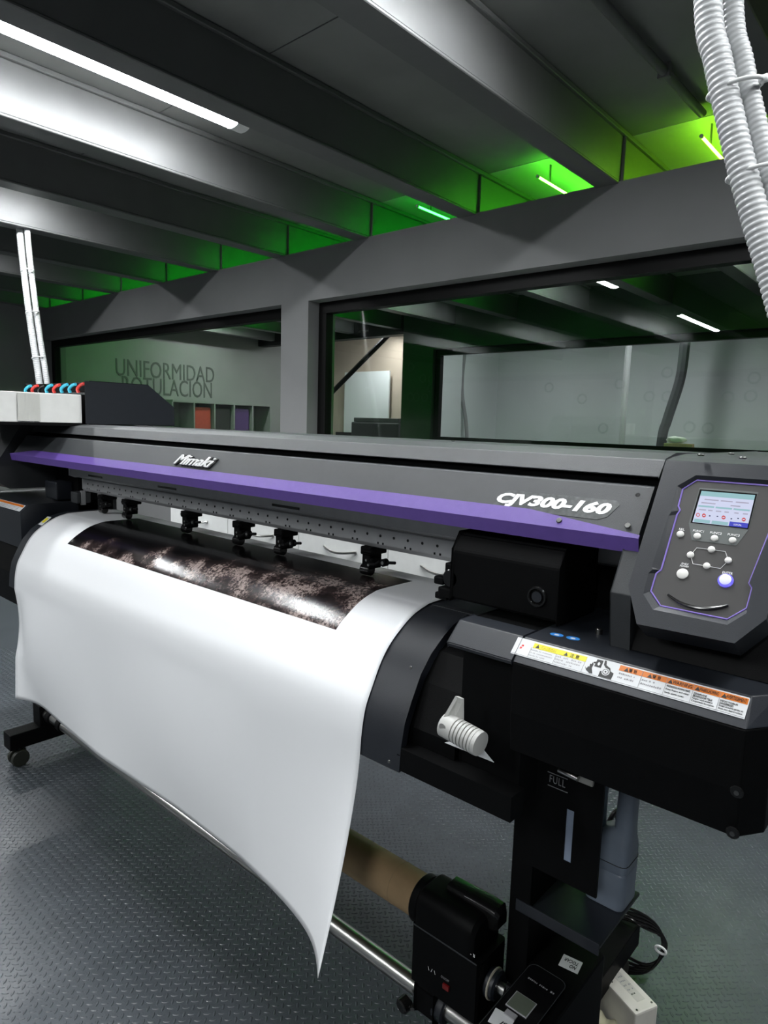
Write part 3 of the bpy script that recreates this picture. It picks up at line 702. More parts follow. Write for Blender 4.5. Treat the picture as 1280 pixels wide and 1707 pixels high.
# --- control head
po = Vector((0, .95, 1.262)); kk = .632; pn = Vector((0, -1, kk)).normalized(); pu = Vector((0, kk, 1)).normalized()
def onp(px, py, back=0.): return onpl(px, py, po-pn*back, pn)
XQ0, XQ1 = -.3195, -.150
out_px = [(1112.5, 767), (1045, 976), (1061, 1040), (1224, 1072.5), (1277, 1032)]
out = [onp(*p) for p in out_px]
out[0].x = out[1].x = (out[0].x+out[1].x)/2
xr = out[-1].x
out.append(Vector((xr, out[0].y, out[0].z)))
rec_px = [(1128.7, 810), (1116.5, 850), (1119, 853), (1114, 860), (1086, 945), (1088, 949), (1081, 955), (1072, 990), (1088, 1016), (1212, 1041.6), (1244.5, 1022), (1254, 978), (1249, 971)]
rec = [onp(*p) for p in rec_px]
cx = (onp(1128.7, 810).x + onp(1244.5, 1022).x)/2
tl1, tl2 = onp(1160, 792), onp(1272, 799)
top_y = tl1
xri = out[-1].x-.014
rr_ = [Vector((xri, onp(1275, 868).y, onp(1275, 868).z)), Vector((xri, onp(1128.7, 810).y, onp(1128.7, 810).z)), Vector((xri-.009, top_y.y, top_y.z)), tl1]
rec = rec[:] + rr_
face_px = [(1138, 816), (1130.7, 843.6), (1133.7, 850.7), (1128.7, 857.8), (1103, 947), (1102, 950), (1094, 956), (1085, 985.7), (1101, 1010), (1212, 1032.5), (1244.5, 1014), (1253.6, 980.7), (1248.5, 972.6)]
DP = .0050
fac_ = [onp(*p, DP) for p in face_px]
t2 = onp(1162, 801, DP)
xrf = xri-.003
fac_ += [Vector((xrf, onp(1276, 872, DP).y, onp(1276, 872, DP).z)), Vector((xrf, onp(1138, 816, DP).y, onp(1138, 816, DP).z)), Vector((xrf-.009, t2.y, t2.z)), t2]
bm = bmesh.new()
vo = [bm.verts.new(p) for p in out]; vr = [bm.verts.new(p) for p in rec]; vf = [bm.verts.new(p) for p in fac_]
eo = [bm.edges.new((vo[i], vo[(i+1) % len(vo)])) for i in range(len(vo))]
er = [bm.edges.new((vr[i], vr[(i+1) % len(vr)])) for i in range(len(vr))]
bmesh.ops.triangle_fill(bm, edges=eo+er, use_beauty=True)
for i in range(len(vr)): bm.faces.new((vr[i], vr[(i+1) % len(vr)], vf[(i+1) % len(vr)], vf[i]))
vb = [bm.verts.new(Vector((p.x, p.y, p.z)) - pn*.045) for p in out]
for i in range(len(vo)): bm.faces.new((vo[i], vb[i], vb[(i+1) % len(vo)], vo[(i+1) % len(vo)]))
bezel = done(bm, 'control_bezel', M_CHARD, PRN)
prism('head_top', M_CHAR, [(po.y, po.z), (po.y+.03, po.z+.004), (1.03, 1.2695), (1.46, 1.268), (1.46, 1.20), (po.y+.06, 1.20)], out[0].x, xr, PRN, bev=.001)
prism('head_body', M_BLACK, [(.978, 1.235), (.90, 1.045), (.885, 1.005), (1.46, 1.005), (1.46, 1.235)], -.322, -.152, PRN)
face = extrude_poly('control_face', mat('face_grey', (.052, .050, .049), .4, var=.04), fac_, pn, .003, PRN)
tube('purple_rim', M_PURPL, [p+pn*.0004 for p in fac_] + [fac_[0]+pn*.0004], .0011, face, n=6)
def pf(px, py): return onp(px, py, DP-.0004)
Z2 = lambda x, y: (1020+x*.203125, 740+y*.203125)
plate = extrude_poly('screen_plate', mat('plate_grey', (.105, .115, .112), .4, var=.04), [pf(*Z2(*p)) for p in ((720, 360), (1200, 395), (1120, 705), (1020, 835), (655, 790), (630, 650))][::-1], pn, .0003, face)
def quad(name, m, pts, l, parent): return extrude_poly(name, m, [onp(*Z2(*p), DP-l) for p in pts], pn, .0002, parent)
sq = [(735, 385), (1175, 420), (1110, 690), (660, 640)]
scr_bg = mat('screen_lit', (.03, .03, .03), .2, emit=(.62, .66, .86), estr=0.306)
quad('screen_frame', M_BLACKG, [(722, 372), (1190, 410), (1118, 698), (645, 645)], .0008, face)
scr = quad('screen', scr_bg, sq, .0011, face)
def sp(u, v):
    a = Vector(sq[0]).lerp(Vector(sq[1]), u); b = Vector(sq[3]).lerp(Vector(sq[2]), u); c = a.lerp(b, v); return (c.x, c.y)
def srect(name, m, u0, u1, v0, v1): return quad(name, m, [sp(u0, v0), sp(u1, v0), sp(u1, v1), sp(u0, v1)], .0014, scr)
m_teal = mat('screen_teal', (.03, .04, .04), .2, emit=(.30, .52, .56), estr=0.288); m_blue = mat('screen_blue', (.02, .02, .05), .2, emit=(.05, .06, .52), estr=0.288)
m_pink = mat('screen_grey', (.03, .03, .03), .2, emit=(.42, .40, .52), estr=0.288); m_sred = mat('screen_red', (.04, .02, .02), .2, emit=(.62, .05, .05), estr=0.288)
m_sdk = mat('screen_dark', (.02, .02, .03), .2, emit=(.03, .03, .10), estr=0.216)
srect('screen_bar', m_teal, 0, 1, 0, .15)
for u0, u1 in ((.02, .31), (.34, .64), (.67, .97)): srect('screen_bar', m_teal, u0, u1, .45, .50)
for u0, u1 in ((.02, .31), (.34, .64)): srect('screen_button', m_teal, u0, u1, .89, .99)
srect('screen_button', m_blue, .66, 1, .86, 1)
for u0, u1, v in ((.10, .36, .24), (.40, .62, .24), (.68, .92, .24), (.06, .32, .35), (.60, .78, .36), (.05, .18, .57), (.22, .30, .57), (.36, .46, .57), (.52, .60, .57), (.70, .78, .57), (.86, .95, .57)): srect('screen_text', m_pink, u0, u1, v, v+.035)
for u, k in ((.06, 0), (.17, 1), (.53, 1), (.90, 1)):
    c_ = Vector(sp(u, .76)); pts = [(c_.x+16*math.cos(t), c_.y+16*math.sin(t)) for t in [2*math.pi*q/14 for q in range(14)]]
    quad('screen_icon', m_sred, pts, .0014, scr); quad('screen_icon_centre', scr_bg, [(c_.x+(10 if not k else 10)*math.cos(t), c_.y+(10 if not k else 4)*math.sin(t)) for t in [2*math.pi*q/14 for q in range(14)]], .0017, scr)
for u, v in ((.26, .74), (.40, .73), (.66, .76), (.78, .73)): srect('screen_icon', m_sdk, u, u+.03, v, v+.03)
def ptext(body, a, b, h, m=M_TXTW, par=None, lift=.0005):
    A, B = pf(*Z2(*a)), pf(*Z2(*b)); text('panel_text', body, m, A, (1, 0, 0), pu, width=B.x-A.x, height=h, thick=.0003, parent=par or face, lift=lift, offset=0)
ptext('LOCAL', (1000, 672), (1064, 680), .0022, mat('screen_white', (.1, .1, .1), .3, emit=(.8, .8, .9), estr=0.288), scr, .0018)
ptext('SEL', (548, 708), (596, 712), .0030); ptext('FUNC1', (664, 720), (752, 727), .0030); ptext('FUNC2', (804, 736), (900, 744), .0030); ptext('FUNC3', (948, 752), (1046, 760), .0030)
ptext('END/', (570, 990), (628, 994), .0026); ptext('POWER', (557, 1008), (630, 1014), .0026); ptext('ENTER', (905, 1066), (990, 1072), .0034)
mbtn = mat('button_white', (.66, .65, .62), .35, var=.03)
def button(x, y, r, m=mbtn, name='button'):
    c_ = pf(*Z2(x, y)); rr = (pf(*Z2(x+r, y+r*.12)) - c_).length
    return tube(name, m, [c_, c_, c_+pn*.0016, c_+pn*.0026, c_+pn*.0029], [.00005, rr, rr, rr*.75, .00005], face, n=20, autos=.9)
for x, y in ((562, 742), (700, 758), (842, 776), (990, 793), (817, 868), (645, 913), (955, 958), (778, 1003)): button(x, y, 30)
button(580, 1068, 48)
button(933, 1124, 66, mat('button_ring', (.08, .07, .35), .3, emit=(.12, .10, .75), estr=0.252), 'button_ring')
c_ = pf(*Z2(933, 1120)); rr = (pf(*Z2(983, 1126)) - c_).length
tag(tube('enter_button', mat('button_lit', (.5, .5, .7), .3, emit=(.42, .44, 1.0), estr=0.24), [c_+pn*.002, c_+pn*.002, c_+pn*.0034, c_+pn*.0044, c_+pn*.0048], [.00005, rr, rr, rr*.75, .00005], face, n=20), 'round enter button glowing violet')
hexp = [(645, 913), (695, 853), (817, 868), (930, 884), (955, 958), (890, 1023), (778, 1003), (665, 985), (645, 913)]
tube('button_link_line', M_TXTW, [pf(*Z2(*p))+pn*.0002 for p in hexp], .00035, face, n=5)
arc = spline([pf(*Z2(*p))+pn*.0012 for p in ((460, 1240), (560, 1305), (680, 1345), (800, 1355), (890, 1345), (955, 1328))], 6)
na = len(arc); tube('smile_bar', M_BLACKG, arc, [.0014+.0010*math.sin(math.pi*i/(na-1)) for i in range(na)], face, n=8)
# pillar beside the head
pp = [aty(1038, 921, .885), aty(1060, 925, .885), aty(1046, 986, .885), aty(1018, 983, .885)]
zt, zb = pp[0].z, pp[3].z
prism('head_pillar', M_CHAR, [(.905, zt), (.872, zb), (.885, .995), (1.1, .995), (1.1, zt)], -.352, -.3235, PRN, bev=.0015)
# --- left station (mirror of the right one)
prism('left_apron', M_CHARD, [(.865, .84), (.865, .962), (.895, .990), (1.2, .990), (1.2, .84)], -2.90, -2.40, PRN, bev=.002)
lo_ = Vector((0, .865, .962)); ln = Vector((0, -.028, .030)).normalized(); lu = Vector((0, .030, .028)).normalized()
a_, b_ = onpl(-30, 828, lo_, ln), onpl(31, 846, lo_, ln)
def lf(x, v, l=0.): return Vector((x, lo_.y, lo_.z)) + lu*v + ln*l
ll = extrude_poly('left_warning_label', M_STICK, [lf(-2.80, .006, .0007), lf(-2.425, .006, .0007), lf(-2.425, .034, .0007), lf(-2.80, .034, .0007)], ln, .0007, PRN)
extrude_poly('orange_heading', M_ORA, [lf(-2.79, .024, .001), lf(-2.432, .024, .001), lf(-2.432, .0325, .001), lf(-2.79, .0325, .001)], ln, .0003, ll)
for k in range(3): text('label_text', 'Keep fingers and other body parts away.', M_TXTG, lf(-2.62, .018-.005*k, 0), (1, 0, 0), lu, width=.17, height=.003, thick=.0003, parent=ll, lift=.0009)
prism('left_head', M_CHAR, [(.95, 1.262), (.845, 1.096), (.84, 1.07), (.90, 1.03), (1.46, 1.03), (1.46, 1.264)], -2.90, -2.588, PRN, bev=.002)
box('left_inner', M_BLACK, -2.60, -2.40, 1.06, 1.13, .95, 1.14, PRN); box('left_motor_cover', M_CHARD, -2.54, -2.44, 1.0, 1.06, .995, 1.06, PRN, bev=.006)
box('left_gear_box', M_CHAR, -2.395, -2.345, 1.03, 1.08, .99, 1.03, PRN, bev=.004)
box('left_end_plate', M_ALU, -2.352, -2.342, 1.045, 1.06, .985, 1.035, PRN)
prism('left_lower_body', M_BLACK, [(.90, .60), (.87, .735), (.90, .84), (1.25, .84), (1.25, .60)], -2.90, -2.36, PRN, bev=.004)
# --- stand: legs, feet, casters, crossbar
def foot(x, y0, y1):
    f_ = box('foot', M_BLACK, x-.032, x+.032, y0, y1, .075, .135, PRN, bev=.004)
    for yy in (y0+.05, y1-.05):
        bm = bmesh.new(); tube_bm(bm, [(x, yy, .060), (x, yy, .076)], .014, 10); bbox(bm, x-.009, x+.009, yy-.012, yy+.012, .03, .062)
        cst = done(bm, 'caster_fork', M_BLACKG, f_)
        for s in (-1, 1):
            cyl('caster_wheel', mat('caster_rubber', (.022, .024, .018), .5), (x+s*.010, yy-.012, .032), (x+s*.024, yy-.012, .032), .032, f_, n=20, bev=.004)
LFX = -2.545
foot(LFX, .835, 1.52); foot(-.51, .80, 1.52)
box('leg', M_BLACK, LFX-.04, LFX+.04, 1.05, 1.16, .135, .66, PRN, bev=.003)
box('leg', M_BLACK, -.548, -.506, 1.00, 1.16, .135, .86, PRN, bev=.003)
box('crossbar', M_BLACK, LFX+.04, -.548, 1.12, 1.16, .57, .65, PRN, bev=.003)
cyl('take_up_bar', M_STEEL, (LFX+.035, .968, .18), (-.507, .968, .18), .0185, PRN, n=24)
for x in (LFX+.06, LFX+.15): cyl('bar_collar', M_BLACK, (x, .968, .18), (x+.03, .968, .18), .024, PRN, n=20, bev=.002)
box('bar_bracket', M_BLACK, LFX-.03, LFX+.035, .94, 1.0, .135, .215, PRN, bev=.004)
box('bar_bracket', M_BLACK, -.548, -.507, .945, 1.0, .135, .215, PRN, bev=.004)
# waste tank guard and tray
gx0, gx1 = aty(878, 1451, .985).x, aty(993, 1496, .985).x
sA, sB = aty(954, 1352, .985), aty(944, 1436, .985)
bm = bmesh.new()
sw0, sw1 = sA.x-.010, sA.x+.003
gz0, gz1 = .545, .86
bbox(bm, gx0, sw0, .985, .990, gz0, gz1); bbox(bm, sw1, gx1, .985, .990, gz0, gz1); bbox(bm, sw0, sw1, .985, .990, sA.z, gz1); bbox(bm, sw0, sw1, .985, .990, gz0, sB.z)
bbox(bm, gx0, gx0+.004, .990, 1.02, gz0, gz1)
guard = done(bm, 'tank_guard', M_BLACK, PRN)
box('bottle_standin', mat('standin_plastic', (.22, .27, .36), .3), sw0, sw1, .9866, .9876, sB.z, sA.z, guard)  # added strip in the slot, standing in for the bottle behind it
A, B = aty(916, 1303, .9848), aty(942, 1312, .9848)
text('guard_text', 'FULL', M_TXTG, A, (1, 0, 0), (0, 0, 1), width=B.x-A.x, height=.013, thick=.0004, parent=guard, spacing=1.15, lift=.0002)
for py in (1286, 1308): 
    q = aty(913, py, .9847); box('guard_rule', M_TXTG, q.x, q.x+.036, .9842, .985, q.z-.0006, q.z+.0006, guard)
tr_pts = [atz(*p, .452) for p in ((858, 1504), (985, 1570), (1057, 1496), (1032, 1478))]
tx0, tx1 = tr_pts[0].x, tr_pts[1].x
ty0 = tr_pts[1].y; ty1 = tr_pts[2].y
bm = bmesh.new(); bbox(bm, tx0, tx1+.015, ty0, ty1+.02, .446, .452); bbox(bm, tx0, tx1+.015, ty0-.004, ty0, .436, .458)
done(bm, 'tank_tray', M_CHARD, PRN, bev=.0015)
q = aty(966, 1292, .97)
clip = box('hook_clip', mat('hook_metal', (.42, .41, .38), .4, metal=.3), q.x-.020, q.x+.022, .972, .98, q.z-.014, q.z-.001, PRN, bev=.003)
cyl('hook_pin', M_STEEL, (q.x-.034, .966, q.z-.002), (q.x, .966, q.z-.005), .005, clip, n=10)
# --- ribbed clip with the hanging scrap, left of the apron
q = aty(768, 1222, .772)
ax = Vector((1, -.06, -.10)).normalized()
c0 = q - ax*.030
bm = bmesh.new(); tube_bm(bm, [c0, c0, c0+ax*.022, c0+ax*.022], [.0001, .0185, .0185, .0001], 24)
for k in range(6):
    s = c0+ax*(.024+.0062*k); tube_bm(bm, [s, s, s+ax*.0042, s+ax*.0042], [.0001, .0185, .0185, .0001], 24)
tube_bm(bm, [c0, c0+ax*.064], .0145, 20)
e_ = c0+ax*.060; tube_bm(bm, [e_, e_, e_+ax*.006, e_+ax*.006], [.0001, .0185, .0178, .0001], 24)
ribbed = done(bm, 'ribbed_knob', mat('knob_ivory', (.46, .46, .44), .45, var=.04), PRN, autos=.6)
bm = bmesh.new()
pl = [c0+Vector((0, -.006, -.018)), c0+Vector((0, -.016, .004)), c0+Vector((.012, .006, .046)), c0+Vector((.020, .008, .044)), c0+Vector((.020, .012, -.01))]
a = [bm.verts.new(p) for p in pl]; b = [bm.verts.new(p+Vector((.004, .003, 0))) for p in pl]
bm.faces.new(a); bm.faces.new(b[::-1])
for i in range(5): bm.faces.new((a[i], a[(i+1) % 5], b[(i+1) % 5], b[i]))
done(bm, 'knob_bracket', MATS['knob_ivory'], ribbed)
cyl('knob_hole', mat('hole_grey', (.25, .25, .24), .6), c0+Vector((.008, -.0186, .004)), c0+Vector((.008, -.0178, .004)), .0058, ribbed, n=16)
sc = [aty(741, 1238, .792), aty(823, 1271, .792), aty(800, 1243, .795), aty(770, 1232, .796)]
extrude_poly('paper_scrap', M_STICK, sc, Vector((0, -1, 0)), .0006, PRN)
# --- ink supply unit
XI = -2.25
def ix(px, py): return atx(px, py, XI)
I = [ix(148, 636), ix(247, 643), ix(290, 680)]
zT, zM = I[0].z, I[2].z; yA, yB, yC = I[0].y, I[1].y, I[2].y
ink = prism('ink_supply_unit', M_BLACK, [(yA, 1.272), (yA, zT-.034), (yA+.006, zT), (yB, zT), (yC, zM), (yC, 1.272)], -2.80, XI-.0045, PRN, bev=.003)
prism('side_plate', M_CHARD, [(yA-.012, 1.272), (yA-.012, zT), (yB, zT), (yC, zM), (yC, 1.272)], XI-.004, XI, ink, bev=.001)
box('cartridge_shelf', M_BLACK, -2.82, XI-.02, .74, yA, 1.2625, 1.272, ink, bev=.001)
for k in range(8):
    x = XI-.045-.064*k
    mm = [M_RED, M_CYAN, M_CYAN, M_RED, M_CYAN, M_BLACKG, M_RED, M_CYAN][k]
    pth = spline([Vector((x-.012, yA-.010, zT-.036)), Vector((x-.010, yA-.014, zT-.024)), Vector((x+.000, yA-.008, zT-.012)), Vector((x+.014, yA-.002, zT-.007))], 5)
    tube('cartridge_clip', mm, pth, .0055, ink, n=8)
box('clip_rail', M_CHAR, -2.79, XI-.008, yA-.008, yA-.0005, zT-.044, zT-.036, ink)
# ================================================================ INK CARTRIDGES
ZC = ix(60, 654).z
for k in range(8):
    x1 = XI-.022-.064*k; x0 = x1-.052
    cg = empty('ink_cartridge', ((x0+x1)/2, .90, 1.2725))
    first = k == 0
    tag(cg, 'long white ink cartridge wrapped with clear plastic, beside the black side plate' if first else 'long white ink cartridge in the row behind the wrapped one', 'ink cartridge', 'ink cartridges')
    box('body', M_CART, x0, x1, .764, yA-.016, 1.2725, ZC, cg, bev=.002)
    box('end_label', M_PURPL, x0+.004, x1-.004, .7625, .7640, 1.28, ZC-.008, cg)
    if first:
        bm = bmesh.new(); ny, nz = 14, 5; V = []
        y0_, y1_ = ix(32, 660).y, ix(70, 660).y
        for i in range(ny+1):
            for j in range(nz+1):
                yy = y0_+(y1_-y0_)*i/ny; zz = 1.276+(ZC-1.280)*j/nz
                V.append(bm.verts.new((x1+.002+.0035*abs(math.sin(i*1.9+.5*j))+.002*math.sin(3*i+j), yy, zz)))
        for i in range(ny):
            for j in range(nz): bm.faces.new([V[q] for q in (i*(nz+1)+j, (i+1)*(nz+1)+j, (i+1)*(nz+1)+j+1, i*(nz+1)+j+1)])
        done(bm, 'plastic_wrap', mat('clear_wrap', (.62, .62, .58), .15, var=.08, scale=12), cg, smooth=True)
# ================================================================ PRINTED SHEET
prof = []
def off(pts, d):
    out_ = []
    for i, (y, z) in enumerate(pts):
        y0, z0 = pts[max(0, i-1)]; y1, z1 = pts[min(len(pts)-1, i+1)]
        ty, tz = y1-y0, z1-z0; l = math.hypot(ty, tz); out_.append((y + (tz/l)*d, z - (ty/l)*d))
    return out_
fine = []
v3d = spline([Vector((0, y, z)) for y, z in dry], 5)
fine = off([(p.y, p.z) for p in v3d], .0022)
YB = [(-2.30, .787), (-2.27, .800), (-2.20, .824), (-2.016, .813), (-1.73, .800), (-1.35, .814), (-1.1, .808), (-.93, .788), (-.834, .768), (-.775, .742), (-.742, .708)]
def yb(x):
    for (x0, y0), (x1, y1) in zip(YB, YB[1:]):
        if x <= x1:
            t = (x-x0)/(x1-x0); t = max(0, t); return y0+(y1-y0)*t
    return YB[-1][1]
NX, NH = 120, 26
bm = bmesh.new(); uvl = bm.loops.layers.uv.new('UVMap')
xs_ = [XP0+(XP1-XP0)*i/NX for i in range(NX+1)]
ybs = [yb(x) for x in xs_]
for _ in range(14): ybs = [ybs[0]] + [(ybs[i-1]+2*ybs[i]+ybs[i+1])/4 for i in range(1, NX)] + [ybs[-1]]
y_e, z_e = fine[-1]
grid, uvs = [], []
for i, x in enumerate(xs_):
    pts = list(fine)
    for k in range(1, NH+1):
        s = k/NH
        z = z_e + (.36-z_e)*s
        y = y_e + (ybs[i]-y_e)*(s**1.35)
        y -= 1.0*max(0, ybs[i]-y_e)*math.sin(math.pi*s)
        u = (x-XP0)/(XP1-XP0)
        if u < .12: y += .012*math.sin(math.pi*min(1, s*1.6))*(1-u/.12)**2
        pts.append((y, z))
    L = 0; row = []; ru = []
    for k, (y, z) in enumerate(pts):
        if k: L += math.hypot(y-pts[k-1][0], z-pts[k-1][1])
        row.append(bm.verts.new((x, y, z))); ru.append(((x-XP0), L))
    grid.append(row); uvs.append(ru)
for i in range(NX):
    for k in range(len(grid[0])-1):
        f = bm.faces.new((grid[i][k], grid[i][k+1], grid[i+1][k+1], grid[i+1][k])); f.smooth = True
        for lp, (a, b) in zip(f.loops, ((i, k), (i, k+1), (i+1, k+1), (i+1, k))): lp[uvl].uv = uvs[a][b]
# print borders measured along the sheet
def arc_at_y(yt):
    L = 0
    for (y0, z0), (y1, z1) in zip(fine, fine[1:]):
        l = math.hypot(y1-y0, z1-z0)
        if y1 <= yt <= y0: return L + l*(y0-yt)/max(1e-9, y0-y1)
        L += l
    return L
PV = arc_at_y(.866)
pu0 = aty(112, 893, .866).x - XP0; pu1 = -.875 - XP0
me = bpy.data.meshes.new('printed_sheet'); bmesh.ops.recalc_face_normals(bm, faces=bm.faces); bm.to_mesh(me); bm.free()
ms = bpy.data.materials.new('glossy_media'); ms.use_nodes = True; nt = ms.node_tree; B = nt.nodes['Principled BSDF']
N = nt.nodes.new; Lk = nt.links.new
uvn = N('ShaderNodeUVMap'); uvn.uv_map = 'UVMap'; sx = N('ShaderNodeSeparateXYZ'); Lk(uvn.outputs[0], sx.inputs[0])
def math_(op, a, b=None, clamp=False):
    n = N('ShaderNodeMath'); n.operation = op; n.use_clamp = clamp
    for i, v in enumerate((a, b)):
        if v is None: continue
        if isinstance(v, (int, float)): n.inputs[i].default_value = v
        else: Lk(v, n.inputs[i])
    return n.outputs[0]
inu = math_('MULTIPLY', math_('GREATER_THAN', sx.outputs[0], pu0), math_('LESS_THAN', sx.outputs[0], pu1))
mask = math_('MULTIPLY', inu, math_('MULTIPLY', math_('LESS_THAN', sx.outputs[1], PV), math_('GREATER_THAN', sx.outputs[1], arc_at_y(1.095))))
mp = N('ShaderNodeMapping'); mp.inputs['Scale'].default_value = (1, 1, 1); Lk(uvn.outputs[0], mp.inputs[0])
n1 = N('ShaderNodeTexNoise'); n1.inputs['Scale'].default_value = 5; n1.inputs['Detail'].default_value = 8; n1.inputs['Roughness'].default_value = .65; Lk(mp.outputs[0], n1.inputs['Vector'])
n2 = N('ShaderNodeTexNoise'); n2.inputs['Scale'].default_value = 130; n2.inputs['Detail'].default_value = 6; n2.inputs['Roughness'].default_value = .8; Lk(mp.outputs[0], n2.inputs['Vector'])
n3 = N('ShaderNodeTexNoise'); n3.inputs['Scale'].default_value = 16; n3.inputs['Detail'].default_value = 6; Lk(mp.outputs[0], n3.inputs['Vector'])
# rocks fill the part of the picture right of a slanted line
slope = math_('ADD', math_('MULTIPLY', sx.outputs[0], .17), sx.outputs[1])
edge = math_('ADD', math_('MULTIPLY', math_('SUBTRACT', slope, 0.375), 16.0), math_('MULTIPLY', math_('SUBTRACT', n1.outputs['Fac'], .5), 4.0), True)
spk = math_('POWER', math_('MULTIPLY', math_('SUBTRACT', n2.outputs['Fac'], .34, True), 4.6, True), 1.6)
rk = math_('MULTIPLY', math_('MULTIPLY', spk, math_('POWER', math_('MULTIPLY', n3.outputs['Fac'], 1.75), 4.0)), edge)
cr = N('ShaderNodeValToRGB'); Lk(rk, cr.inputs[0])
cr.color_ramp.elements[0].color = (.004, .0035, .004, 1); cr.color_ramp.elements[1].color = (.34, .27, .25, 1); cr.color_ramp.elements[1].position = .9
e_ = cr.color_ramp.elements.new(.35); e_.color = (.050, .034, .033, 1)
mxn = N('ShaderNodeMix'); mxn.data_type = 'RGBA'; Lk(mask, mxn.inputs[0]); mxn.inputs[6].default_value = (.86, .87, .885, 1); Lk(cr.outputs[0], mxn.inputs[7])
Lk(mxn.outputs[2], B.inputs['Base Color']); B.inputs['Roughness'].default_value = .22; B.inputs['Specular IOR Level'].default_value = .5
Lk(math_('ADD', .26, math_('MULTIPLY', mask, -.10)), B.inputs['Roughness'])
bpn = N('ShaderNodeBump'); bpn.inputs['Strength'].default_value = .12; bpn.inputs['Distance'].default_value = .001; Lk(math_('MULTIPLY', n2.outputs['Fac'], mask), bpn.inputs['Height']); Lk(bpn.outputs[0], B.inputs['Normal'])
me.materials.append(ms)
sheet = link('printed_sheet', me, None)
md = sheet.modifiers.new('thickness', 'SOLIDIFY'); md.thickness = .0006; md.offset = -1
tag(sheet, 'glossy white media sheet with dark rocky picture draped over the printer front', 'printed sheet')
# ================================================================ TAKE-UP: cardboard core and drive
tc = aty(706, 1496, .972)
core = empty('cardboard_tube', (-1.5, .972, tc.z)); tag(core, 'brown cardboard core mounted on take-up drive below the printer', 'cardboard tube')
bm = bmesh.new(); n = 32; x0, x1 = -2.42, tc.x; R0, R1 = .041, .036
for (xa, ra), (xb, rb) in (((x0, R0), (x1, R0)), ((x1, R0), (x1, R1)), ((x1, R1), (x0, R1)), ((x0, R1), (x0, R0))):
    A_ = [bm.verts.new((xa, .972+ra*math.cos(2*math.pi*k/n), tc.z+ra*math.sin(2*math.pi*k/n))) for k in range(n)]
    B_ = [bm.verts.new((xb, .972+rb*math.cos(2*math.pi*k/n), tc.z+rb*math.sin(2*math.pi*k/n))) for k in range(n)]
    for k in range(n): bm.faces.new((A_[k], A_[(k+1) % n], B_[(k+1) % n], B_[k]))
bmesh.ops.remove_doubles(bm, verts=bm.verts, dist=1e-6); done(bm, 'tube_wall', M_CARD, core, autos=.6)
tube('paper_seam', mat('card_seam', (.42, .30, .17), .7), [(x1-.06, .972+.0412*math.cos(t), tc.z+.0412*math.sin(t)) for t in [2*math.pi*k/40 for k in range(41)]], .0005, core, n=4)
dz = tc.z
drv = empty('take_up_drive', (-.64, .97, .155)); tag(drv, 'black motor drive clamped to steel bar holding the cardboard core', 'motor drive')
cyl('flange', M_BLACK, (tc.x-.004, .972, dz), (tc.x+.016, .972, dz), .046, drv, n=32, bev=.003)
cyl('spigot', M_BLACKG, (tc.x-.05, .972, dz), (tc.x, .972, dz), .0355, drv, n=24)
mx0, mx1 = tc.x+.014, tc.x+.150
def hous(cy_, cz_, hy, zb, zt, r, sc, x):
    o_ = [(x, cy_-hy*sc, zb), (x, cy_+hy*sc, zb)]
    hz = zb + (zt-zb)*sc
    for k in range(7): t = math.radians(15*k); o_.append((x, cy_+(hy*sc-r)+r*math.cos(t), hz-r+r*math.sin(t)))
    for k in range(7): t = math.radians(90+15*k); o_.append((x, cy_-(hy*sc-r)+r*math.cos(t), hz-r+r*math.sin(t)))
    return o_
loft('upper_housing', M_BLACK, [hous(.972, 0, .047, dz-.021, dz+.046, .026, sc_, x_) for x_, sc_ in ((mx0, .93), (mx0+.006, 1), (mx1-.022, 1), (mx1-.010, .97), (mx1-.003, .88), (mx1, .72))], drv, autos=.5)
loft('housing_ridge', M_BLACKG, [hous(.992, 0, .022, dz+.02, dz+.058, .010, sc_, x_) for x_, sc_ in ((mx0+.028, .6), (mx0+.040, .95), (mx1-.012, 1), (mx1+.010, .95), (mx1+.016, .7))], drv, autos=.5)
loft('lower_housing', M_BLACK, [[(x_, .925+q_, .236+q_), (x_, .945, .215+q_), (x_, 1.0, .215+q_), (x_, 1.018-q_, .236+q_), (x_, 1.018-q_, dz-.022), (x_, .925+q_, dz-.022)] for x_, q_ in ((mx0-.004, .004), (mx0, 0), (mx1+.008, 0), (mx1+.012, .005))], drv)
prism('clamp', M_BLACK, [(.940, .160), (.940, .215), (.998, .215), (.998, .160), (.985, .150), (.955, .150)], mx0-.002, mx0+.045, drv, bev=.004)
cyl('clamp_collar', M_CHARD, (mx0+.035, .968, .18), (mx0+.062, .968, .18), .029, drv, n=24, bev=.003)
k0 = Vector((mx0-.012, .935, .175)); cyl('clamp_knob', M_BLACKG, k0, k0+Vector((-.004, -.022, -.004)), .015, drv, n=10, bev=.003); cyl('knob_tip', M_BRASS, k0+Vector((.012, -.004, 0)), k0+Vector((.018, -.012, 0)), .004, drv, n=8)
kz = dz-.075
cyl('adjust_dial', M_CHARD, (mx1+.010, .965, kz), (mx1+.034, .965, kz), .026, drv, n=24, bev=.004)
tube('dial_ring', mat('dial_ivory', (.35, .33, .27), .5), [(mx1+.022, .965+.0265*math.cos(t), kz+.0265*math.sin(t)) for t in [2*math.pi*k/24 for k in range(25)]], .0022, drv, n=6)
cyl('dial_shaft', M_STEEL, (mx1+.034, .965, kz), (mx1+.046, .965, kz), .011, drv, n=12); bx2 = box('dial_handle', M_BLACKG, mx1+.046, mx1+.062, .960, .970, kz-.018, kz+.018, drv, bev=.003)
def dtext(body, px, py, w, h, m=M_TXTG):
    p = aty(px, py, .9247); text('drive_text', body, m, p, (1, 0, 0), (0, 0, 1), width=w, height=h, thick=.0003, parent=drv, lift=.0001)
